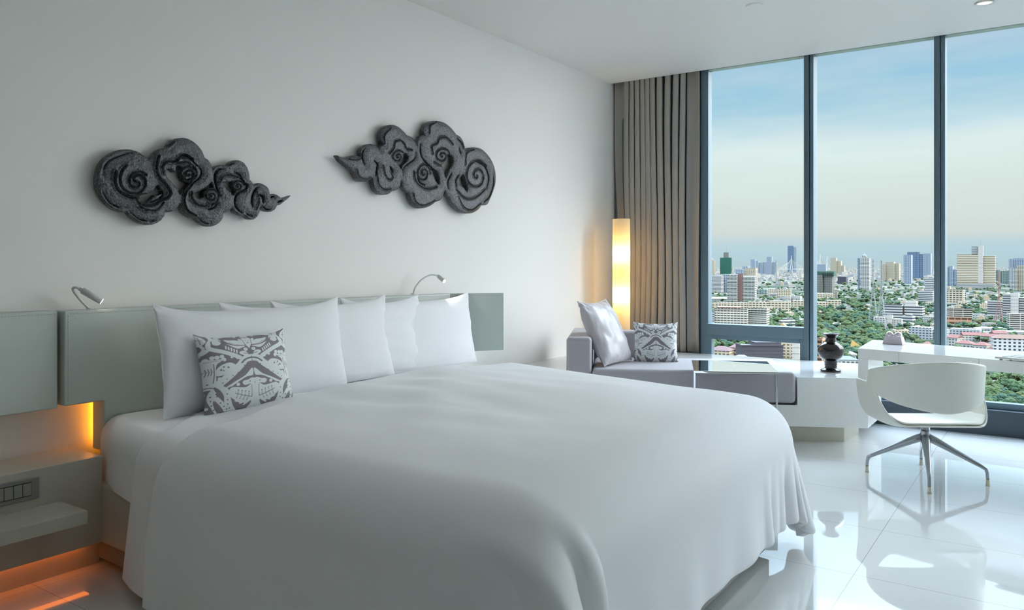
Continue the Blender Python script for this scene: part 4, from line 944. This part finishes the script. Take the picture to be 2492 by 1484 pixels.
B('office_block', 'white office with two sloping glass roof vents', 782, [(2150, 2198, 742, None, 0, 'p'), (2197, 2242, 745, None, 0, 'p'), (2198, 2226, 732, 'panel', 8)], 'white', rot=-.2)
B('house', 'low white house below the vented office', 797, [(2126, 2158, 772), (2156, 2171, 766, 'panel'), (2170, 2192, 775, 'pale')], 'pale', rot=-.2)
B('apartment_row', 'row of grey apartment towers just right of the right mullion', 696, [(2297, 2309, 650), (2308, 2320, 647), (2319, 2330, 656), (2328, 2342, 648)], 'gtower')
gb_ = B('skyscraper', 'big stepped tower reflecting gold light with a white spine and antenna', 702, [(2333, 2381, 619, 'gold', 6), (2364, 2381, 600, 'white', 14), (2379, 2390, 598, 'panel', 0, 'm'), (2389, 2415, 622, 'gold', 4), (2333, 2413, 690, 'white', -4)], 'gold', rot=-.12)
B('apartment_row', 'row of grey-green towers right of the golden tower', 691, [(2414, 2425, 658), (2424, 2436, 657), (2435, 2446, 659), (2445, 2457, 658)], 'mint')
B('tower', 'pink-grey tower under construction near the right edge', 700, [(2457, 2466, 630), (2465, 2492, 628)], 'gtower')
B('tower', 'tall cream apartment tower cut by the right edge', 708, [(2474, 2510, 646, 'cream'), (2460, 2476, 652, 'balc')], 'cream')
B('office_block', 'cream block with dark window bands right of the right mullion', 747, [(2297, 2343, 705, None, 0, 'p'), (2305, 2345, 738, 'white', -6)], 'cream', rot=-.15)
B('car_park', 'long cream building with open decks right of the right mullion', 790, [(2286, 2362, 752, 'park', 0, 'p'), (2286, 2360, 772, 'terra', -5)], 'park', rot=.1)
B('office_complex', 'left wing of the grey stone office complex near the right edge', 777, [(2405, 2447, 733)], 'grey2', rot=-.1)
B('office_complex', 'grey stone office complex with a tall white stair tower near the right edge', 782, [(2446, 2463, 716, 'grey2'), (2462, 2480, 713, 'panel'), (2479, 2520, 724, 'grey2')], 'grey2', rot=-.1)
B('office_block', 'brown-grey block with balconies at the bottom right of the city view', 803, [(2456, 2520, 764, 'park')], 'park', rot=.1)
B('market_hall', 'pale green low hall between the car park and the grey complex', 785, [(2360, 2396, 764, 'greyb')], 'greyb', rot=.1)
B('hospital', 'terracotta and white banded building above the window transom', 800, [(1722, 1740, 760, 'greyb', -2), (1738, 1819, 752, 'hosp', 0, 'p'), (1740, 1800, 747, 'terra', 18)], 'hosp', rot=-.12)
B('hospital', 'white banded wing right of the terracotta building', 800, [(1818, 1868, 752, None, 0, 'bp')], 'hosp', rot=-.2)
B('apartment_row', 'long cream row behind the terracotta building', 757, [(1735, 1760, 737), (1758, 1820, 737), (1818, 1870, 735), (1868, 1919, 732)], 'cream', rot=-.08)
B('apartment_row', 'cream row between the long cream row and the middle mullion', 753, [(1928, 1975, 732)], 'cream', rot=-.08)
B('apartment_row', 'cream row with balconies just right of the middle mullion', 752, [(1978, 2012, 735), (2010, 2044, 730)], 'cream', rot=-.08)
B('school', 'long cream school building in front of the distant greenery', 722, [(1870, 1924, 704)], 'cream', rot=-.1)
B('school', 'cream school building with stepped roof under the concrete tower', 728, [(1984, 2030, 714), (2026, 2036, 704, 'park')], 'cream', rot=-.1)
B('shed', 'green-windowed low block left of the cream school', 716, [(1836, 1868, 704, 'mint')], 'mint')
B('house', 'white flat-roofed pair of villas behind the cream row', 735, [(1903, 1926, 722, 'pale'), (1926, 1948, 720, 'pale')], 'pale')
B('louvred_building', 'dark louvre-clad building below the window transom', 880, [(1800, 1912, 842, 'louv', 0, 'p'), (1835, 1912, 832, 'louv', 6)], 'louv', rot=.32, depth=22)
B('panelled_building', 'white panelled building right of the dark louvred one', 878, [(1926, 1944, 832, 'panel'), (1884, 1945, 825, 'pale2', 22)], 'panel', rot=-.1)
B('brick_office', 'orange and dark glazed building beside the vase', 900, [(1978, 2010, 826, 'orange', 0, 'p')], 'orange', rot=-.55, depth=16)
B('grey_block', 'grey apartment block with hipped roof above the desk', 826, [(2212, 2270, 797, 'greyb', 0), (2268, 2298, 800, 'greyb', 4)], 'greyb', rot=-.25)
B('grey_block', 'grey apartment block with hipped roof right of the right mullion', 815, [(2314, 2382, 801, 'greyb')], 'greyb', rot=-.1)
B('pink_block', 'long low pink block left of the grey hipped block', 815, [(2176, 2214, 803, 'pale2')], 'pale2', rot=.2)
def roofed(name, label, x0, x1, yt, yb, rm, st='pale', dep=12, rot=-.3, rh=3.2, gable=False, group=None, cat='house'):
    d = (H - GZ) * F / (yb - HY); g = ground((x0 + x1) / 2, yb); az = math.atan2(g[1], g[0] - CAMX) - math.pi / 2
    t = thing(name, label, cat, (g[0], g[1], GZ), az + rot, group); w = (x1 - x0) * d / F; h_ = H - (yt - HY) * d / F - GZ - rh * .5
    h_ = max(h_, 4); ww = max(w * .6, (w - dep * math.sin(abs(rot))) / math.cos(rot))
    bm = bmesh.new(); box(bm, -ww / 2, ww / 2, 0, dep, 0, h_); obj('wing', bm, FM[st], t)
    bm = bmesh.new(); e_ = .8; a_ = [bm.verts.new(v) for v in ((-ww / 2 - e_, -e_, h_), (ww / 2 + e_, -e_, h_), (ww / 2 + e_, dep + e_, h_), (-ww / 2 - e_, dep + e_, h_))]
    i_ = 0 if gable else min(dep * .5, ww * .35); r_ = [bm.verts.new((-ww / 2 - (e_ if gable else 0) + i_, dep / 2, h_ + rh)), bm.verts.new((ww / 2 + (e_ if gable else 0) - i_, dep / 2, h_ + rh))]
    bm.faces.new((a_[0], a_[1], r_[1], r_[0])); bm.faces.new((a_[2], a_[3], r_[0], r_[1])); bm.faces.new((a_[1], a_[2], r_[1])); bm.faces.new((a_[3], a_[0], r_[0])); bm.faces.new(a_[::-1])
    obj('roof', bm, M[rm], t); return t
for i_, a_ in enumerate([(2300, 2334, 818, 842, 'leftmost of the red-roofed houses, beside the right mullion'), (2322, 2366, 832, 852, 'red-roofed house in the front row, second from the mullion'), (2344, 2390, 812, 830, 'red-roofed house in the back row, middle'),
                        (2364, 2404, 836, 856, 'red-roofed house in the front row directly above the desk'), (2382, 2424, 815, 834, 'red-roofed house in the back row, right of the middle'), (2404, 2440, 826, 848, 'red-roofed house touching the white gridded building'),
                        (2418, 2452, 808, 822, 'red-roofed house furthest back, under the brown-grey block'), (2240, 2262, 835, 848, 'small red-roofed house left of the right mullion'), (2398, 2432, 848, 868, 'low red roof right behind the desk edge')]):
    roofed('house', a_[4], a_[0], a_[1], a_[2], a_[3], 'redroof', 'pale', 13, (-.5, -.3, .3, -.4)[i_ % 4], 3.4, gable=i_ % 2 == 0)
roofed('white_building', 'long white building with a grid of dark windows and brown roof at the right edge', 2425, 2540, 820, 872, 'brownroof', 'wgrid', 14, .18, 4, cat='building')
roofed('grey_hall', 'grey-green roofed hall behind the red roofs', 2380, 2450, 798, 806, 'greyroof', 'greyb', 14, .3, 2, cat='building')
roofed('grey_hall', 'dark grey roofed hall behind the red roofs at the right', 2420, 2500, 806, 816, 'greyroof', 'greyb', 14, .15, 2, cat='building')
roofed('red_hall', 'broad maroon-roofed hall at the lower left of the small window', 1718, 1780, 848, 880, 'maroon', 'pale2', 18, -.3, 4, cat='building')
roofed('red_hall', 'maroon hall with an orange stripe below the transom', 1770, 1802, 842, 866, 'maroon', 'orange', 14, -.3, 3, cat='building')
roofed('canopy', 'grey sloping canopy in front of the dark louvred building', 1786, 1828, 868, 890, 'greyroof', 'pale', 10, .2, 3, cat='building')
roofed('hall', 'long white-roofed hall below the lawn, left of the middle mullion', 1926, 1975, 777, 785, 'whiteroof', 'pale', 14, -.1, 2, cat='building')
roofed('hall', 'white-roofed hall just right of the middle mullion', 1975, 2000, 775, 783, 'whiteroof', 'pale', 12, -.1, 2, cat='building')
roofed('hall', 'pale green roofed pavilion among the park trees', 2014, 2050, 788, 798, 'whiteroof', 'pale', 14, -.3, 4, cat='building')
roofed('hall', 'flat pale hall left of the twin balconied towers', 1722, 1772, 725, 733, 'whiteroof', 'pale', 40, -.1, 4, cat='building')
roofed('hall', 'blue-roofed shed behind the vase', 2040, 2092, 872, 885, 'blueroof', 'greyb', 16, .25, 3, cat='building')
roofed('hall', 'grey-roofed shed behind the vase', 2046, 2090, 862, 872, 'greyroof', 'greyb', 14, .2, 3, cat='building')
roofed('chapel', 'small yellow gabled roof at the end of the tree line above the transom', 1905, 1920, 790, 806, 'yellow', 'pale2', 8, 1.2, 6, gable=True, cat='building')
# yellow tilted wall
g = ground(2082, 862); t = thing('slanted_yellow_wall', 'yellow slanting wall just left of the desk end', 'roof', (g[0], g[1], GZ), .5)
bm = bmesh.new(); a_ = [bm.verts.new(v) for v in ((-6, 0, 0), (5.5, 0, 0), (4, 0, 10), (-3, 0, 15.5))]; b_ = [bm.verts.new(v.co + Vector((0, 3, 0))) for v in a_]
bm.faces.new(a_); bm.faces.new(b_[::-1]); [bm.faces.new((a_[k], b_[k], b_[(k + 1) % 4], a_[(k + 1) % 4])) for k in range(4)]; obj('slab', bm, M['yellow'], t)
# lattice masts
def lattice(label, px, yt, yb, m_, wb=14):
    d = (H - GZ) * F / (yb - HY); g = ground(px, yb); h_ = H - (yt - HY) * d / F - GZ
    t = thing('lattice_mast', label, 'mast', (g[0], g[1], GZ)); bm = bmesh.new(); n_ = 14
    def wd(z): return max(.9, wb / 2 * (1 - z / (h_ * .62))) if z < h_ * .6 else .7
    zs = [h_ * (k / n_) for k in range(n_ + 1)]
    for sx, sy in ((-1, -1), (1, -1), (1, 1), (-1, 1)): tube(bm, [(sx * wd(z), sy * wd(z), z) for z in zs], .28, 4)
    for za, zb in zip(zs, zs[1:]):
        a_, b_ = wd(za), wd(zb)
        for q in range(4):
            (sx, sy), (tx_, ty_) = ((-1, -1), (1, -1), (1, 1), (-1, 1))[q], ((-1, -1), (1, -1), (1, 1), (-1, 1))[(q + 1) % 4]
            tube(bm, [(sx * a_, sy * a_, za), (tx_ * b_, ty_ * b_, zb)], .16, 3); tube(bm, [(tx_ * a_, ty_ * a_, za), (sx * b_, sy * b_, zb)], .16, 3)
    obj('frame', bm, M[m_], t)
lattice('left one of the two grey lattice masts over the park', 2125, 630, 786, 'lattice')
lattice('right one of the two grey lattice masts over the park', 2145, 632, 800, 'lattice')
lattice('red-and-white lattice mast near the right edge', 2431, 660, 790, 'redlat', 12)
lattice('thin lattice mast left of the tallest dark blue tower', 1889, 632, 745, 'lattice', 5)
# cable-stayed bridge far off
def bridge(label, px, yt, yb, half):
    d = 9000.; r = (px - CX) / F * d; gx, gy = CAMX - sT * d + cT * r, cT * d + sT * r; z0 = -80; ht = H - (yt - HY) * d / F - GZ
    t = thing('cable_stayed_bridge', label, 'bridge', (gx, gy, GZ), TH)
    bm = bmesh.new(); tube(bm, [(-22, 0, 0), (0, 0, ht * .75), (0, 0, ht)], 3.5, 5); tube(bm, [(22, 0, 0), (0, 0, ht * .75)], 3.5, 5); obj('pylon', bm, M['whiteroof'], t)
    bm = bmesh.new()
    for k in range(1, 12):
        for s_ in (-1, 1): tube(bm, [(0, 0, ht * (.97 - .02 * k)), (s_ * half * k / 11, 0, ht * .3)], .9, 3)
    obj('stay_cables', bm, M['whiteroof'], t)
    bm = bmesh.new(); box(bm, -half, half, -8, 8, ht * .3 - 4, ht * .3); obj('deck', bm, M['whiteroof'], t)
bridge('cable-stayed bridge fanning out behind the tallest dark blue tower', 1926, 622, 655, 150)
bridge('cable-stayed bridge with a slim pylon just right of the middle mullion', 1996, 619, 655, 110)
bridge('second bridge pylon with cables left of the white stepped tower', 2013, 624, 655, 100)
# ground
m = bpy.data.materials.new('city_ground'); m.use_nodes = True; t = m.node_tree; b = t.nodes['Principled BSDF']; b.inputs['Roughness'].default_value = .95; b.inputs['Specular IOR Level'].default_value = .1
g = nn('ShaderNodeTexCoord', t); v1 = nn('ShaderNodeTexVoronoi', t); v1.inputs['Scale'].default_value = .035; t.links.new(g.outputs['Object'], v1.inputs['Vector'])
sx_ = nn('ShaderNodeSeparateXYZ', t); t.links.new(v1.outputs['Color'], sx_.inputs[0])
r1_ = ramp(t, [(0, S2('4d5f4a', .19)), (.30, S2('5d6a54', .19)), (.42, S2('9a988c', .19)), (.6, S2('b9b4a6', .19)), (.8, S2('d6cfbe', .19)), (.9, S2('8e7a6a', .19))], 'CONSTANT'); t.links.new(sx_.outputs['X'], r1_.inputs[0])
n1 = nn('ShaderNodeTexNoise', t); n1.inputs['Scale'].default_value = .0035; n1.inputs['Detail'].default_value = 4; t.links.new(g.outputs['Object'], n1.inputs['Vector'])
r2_ = ramp(t, [(.50, (0, 0, 0, 1)), (.56, (1, 1, 1, 1))]); t.links.new(n1.outputs[0], r2_.inputs[0])
mx = nn('ShaderNodeMixRGB', t); mx.inputs[2].default_value = S2('465c40', .19); t.links.new(r2_.outputs[0], mx.inputs[0]); t.links.new(r1_.outputs[0], mx.inputs[1]); t.links.new(mx.outputs[0], b.inputs['Base Color'])
bm = bmesh.new()
cx0_, cy0_ = CAMX, 0
fan = [bm.verts.new((cx0_ - 100, 150, GZ)), bm.verts.new((cx0_ + 700, 150, GZ)), bm.verts.new((cx0_ + 20000, 60000, GZ)), bm.verts.new((cx0_ - 60000, 60000, GZ)), bm.verts.new((cx0_ - 3000, 150, GZ))]
bm.faces.new(fan[:4] + [fan[4]]); o = obj('city_ground', bm, m); struct(o)
M['lawn'] = mat('lawn', S2('7f9a5e')[:3], .9, var=.12, bscale=.05)
g0 = [ground(*p_) for p_ in ((1862, 778), (1955, 772), (1975, 766), (1990, 768), (1955, 764), (1866, 770))]
bm = bmesh.new(); prism(bm, [(x, y) for x, y in g0], GZ + .05, GZ + .3); tag(obj('lawn', bm, M['lawn']), 'green lawn strip left of the middle mullion', 'lawn')
# trees
TM = [mat('tree_leaves_%s' % n_, S2(c_, .24)[:3], .9, bump=1, bscale=2.2, var=.35, spec=.1) for n_, c_ in (('deep', '4a6644'), ('olive', '5f7048'), ('bluish', '4a6a58'), ('light', '647d50'), ('rusty', '6a5f44'))]
def tree_mesh(seed, m_, sub=3):
    bm = bmesh.new(); rr = random.Random(seed)
    for k in range(9 if sub > 2 else 5):
        a_ = rr.uniform(0, 6.28); r_ = rr.uniform(.05, .42) if k else 0
        v = bmesh.ops.create_icosphere(bm, subdivisions=sub, radius=rr.uniform(.17, .30) + (.08 if sub < 3 else 0))['verts']
        off = Vector((r_ * math.cos(a_), r_ * math.sin(a_), .78 - r_ * .6 + rr.uniform(-.12, .16)))
        for q in v:
            n_ = noise.noise(q.co * 8 + Vector((seed, k, 0))) * .30 + noise.noise(q.co * 24 + Vector((k, seed, 0))) * .30
            q.co = q.co * (1 + n_); q.co.z *= .85; q.co += off
    tube(bm, [(0, 0, 0), (0, 0, .5)], .045, 6)
    me = bpy.data.meshes.new('tree'); bm.to_mesh(me); bm.free(); me.materials.append(m_)
    return me
TMS = [tree_mesh(k * 3 + 1, TM[[0, 3, 1, 2, 3, 0, 1, 1][k]]) for k in range(8)]
rng = random.Random(11)
zones = [ # px0, px1, y0, y1, weight, size, group label
    (1984, 2130, 735, 815, 62, (11, 17), 'trees of the park right of the middle mullion', 'green tree of the dense park between the middle mullion and the lattice masts'),
    (2030, 2160, 812, 872, 46, (9, 14), 'trees behind the vase and desk end', 'green tree on the slope behind the vase and the left desk end'),
    (2120, 2300, 798, 850, 26, (8, 12), 'trees above the desk', 'dark tree in front of the grey blocks just above the desk'),
    (2330, 2540, 915, 1010, 74, (8, 12), 'trees seen below the desk', 'green tree seen through the glass below the desk top'),
    (2150, 2330, 885, 930, 14, (7, 10), 'trees behind the chair', 'green tree seen between the desk and the chair back'),
    (1712, 1840, 822, 850, 30, (9, 13), 'trees below the transom', 'dark green tree seen in the small window below the transom'),
    (1712, 1740, 745, 792, 10, (10, 14), 'trees by the curtain', 'dark tree at the left edge of the window beside the curtain'),
    (1862, 1976, 742, 806, 34, (9, 14), 'trees around the lawn', 'green tree around the lawn strip left of the middle mullion')]
ntree = 0
def put_tree(px, py, s_, label, group):
    me = TMS[rng.randrange(8)]; o = bpy.data.objects.new('tree', me); C.objects.link(o); x, y = ground(px, py)
    o.location = (x, y, GZ); o.scale = (s_ * rng.uniform(.85, 1.2), s_ * rng.uniform(.85, 1.2), s_ * rng.uniform(.7, .95)); o.rotation_euler = (0, 0, rng.uniform(0, 6.28)); tag(o, label, 'tree', group); return o
def jit(a, b, n_, i_): return a + (b - a) * ((i_ * .618034 + rng.uniform(-.08, .08)) % 1)
for z_ in zones:
    for i_ in range(z_[4]): put_tree(jit(z_[0], z_[1], 0, i_), z_[2] + (z_[3] - z_[2]) * ((i_ + .5) / z_[4]), rng.uniform(*z_[5]), z_[7], z_[6])
# uncountable woodland and the mass of far trees
def forest(name, label, regs, seed):
    rr = random.Random(seed); V, Fc = [], []; lib = []
    for k in range(4):
        me = tree_mesh(50 + k, TM[0], 2); co = np.zeros(len(me.vertices) * 3); me.vertices.foreach_get('co', co); lib.append((co.reshape(-1, 3), [tuple(p.vertices) for p in me.polygons])); bpy.data.meshes.remove(me)
    n0 = 0; mi = []
    for (x0, x1, y0, y1, n_, smin, smax) in regs:
        for i_ in range(n_):
            u = rr.random(); py = y0 + (y1 - y0) * u; x, y = ground(rr.uniform(x0, x1), py); s_ = rr.uniform(smin, smax); co, fc = lib[rr.randrange(4)]
            a_ = rr.uniform(0, 6.28); c_, s2_ = math.cos(a_), math.sin(a_); q = co @ np.array([[c_, s2_, 0], [-s2_, c_, 0], [0, 0, .8]]) * s_ + np.array((x, y, GZ))
            V.append(q); Fc += [tuple(v + n0 for v in f) for f in fc]; mi += [rr.choice((0, 0, 1, 2, 3, 1)) if rr.random() > .03 else 4] * len(fc); n0 += len(co)
    me = bpy.data.meshes.new(name); me.from_pydata(np.concatenate(V).tolist(), [], Fc); 
    o = finish(name, me, TM, smooth=True); me.polygons.foreach_set('material_index', mi); tag(o, label, 'trees', kind='stuff')
forest('woodland', 'mass of green trees filling the gaps between the city buildings', [(1984, 2140, 735, 830, 150, 9, 14), (2040, 2170, 820, 880, 60, 8, 12), (2320, 2700, 900, 1030, 330, 5, 9), (2120, 2400, 860, 940, 120, 6, 9), (1700, 1850, 815, 850, 70, 8, 12),
     (1712, 1980, 700, 806, 420, 7, 11), (1984, 2140, 690, 735, 160, 8, 12), (2130, 2300, 695, 800, 420, 7, 11), (2300, 2520, 695, 800, 420, 7, 11), (2100, 2540, 800, 860, 60, 7, 10), (1700, 2540, 668, 696, 330, 10, 18)], 5)
# low-rise houses
def low_mesh(k):
    bm = bmesh.new(); rr = random.Random(k); w, d_, h_ = rr.uniform(.7, 1.3), rr.uniform(.5, .9), rr.uniform(.3, .8)
    box(bm, -w / 2, w / 2, -d_ / 2, d_ / 2, 0, h_)
    if k % 2: box(bm, -w * .2, w * .3, -d_ * .2, d_ * .3, h_, h_ + .16)
    if k % 3 == 0: box(bm, w / 2, w / 2 + .4, -d_ / 2, d_ / 3, 0, h_ * .6)
    me = bpy.data.meshes.new('low_building'); bmesh.ops.scale(bm, verts=bm.verts, vec=(20, 20, 20)); bm.to_mesh(me); bm.free(); me.materials.append(FM[('pale', 'pale2', 'pale3', 'pale', 'cream', 'white')[k % 6]]); return me
LM = [low_mesh(k) for k in range(12)]
def free(px, py):
    if 1975 < px < 2150 and py > 728: return False
    if px < 1880 and 700 < py < 760: return False
    return True
cnt = 0; rng = random.Random(21)
while cnt < 290:
    px = rng.uniform(1710, 2520); py = 676 + 124 * rng.random() ** 1.5
    if not free(px, py): continue
    me = LM[rng.randrange(12)]; o = bpy.data.objects.new('low_building', me); C.objects.link(o); x, y = ground(px, py); o.location = (x, y, GZ); s_ = rng.uniform(.45, 1.15) * (1.2 if py < 700 else .8); o.scale = (s_, s_, s_ * rng.uniform(.7, 1.5)); o.rotation_euler = (0, 0, rng.choice((.2, .6, .35, -.3)) + rng.uniform(-.1, .1))
    tag(o, 'small pale low-rise building among the trees of the city', 'building', 'low-rise buildings of the city'); cnt += 1
V, Fc, mi = [], [], []; n0 = 0; rr = random.Random(8)
for i_ in range(5200):
    py = 650.5 + 32 * rr.random() ** 1.7; px = rr.uniform(1700, 2510); x, y = ground(px, py); big = rr.random() < .05 
    w, d_, h_ = rr.uniform(14, 46), rr.uniform(12, 30), rr.uniform(5, 20) * (2.6 if big else 1); a_ = rr.uniform(0, 1.5); c_, s_ = math.cos(a_), math.sin(a_)
    for z in (0, h_):
        for sx, sy in ((-1, -1), (1, -1), (1, 1), (-1, 1)): V.append((x + sx * w / 2 * c_ - sy * d_ / 2 * s_, y + sx * w / 2 * s_ + sy * d_ / 2 * c_, GZ + z))
    Fc += [(n0 + 4, n0 + 5, n0 + 6, n0 + 7)] + [(n0 + k, n0 + (k + 1) % 4, n0 + 4 + (k + 1) % 4, n0 + 4 + k) for k in range(4)]; mi += [rr.choice((0, 1, 2, 3))] * 5; n0 += 8
me = bpy.data.meshes.new('far_city'); me.from_pydata(V, [], Fc); me.update()
o = finish('far_city', me, [mat('far_walls_%d' % k, S2(c_, .2)[:3], .8) for k, c_ in enumerate(('d9d6cc', 'c9bfae', 'b4bcc2', 'e4e0d4'))]); me.polygons.foreach_set('material_index', mi); tag(o, 'mass of tiny far-off buildings reaching the horizon', 'buildings', kind='stuff')
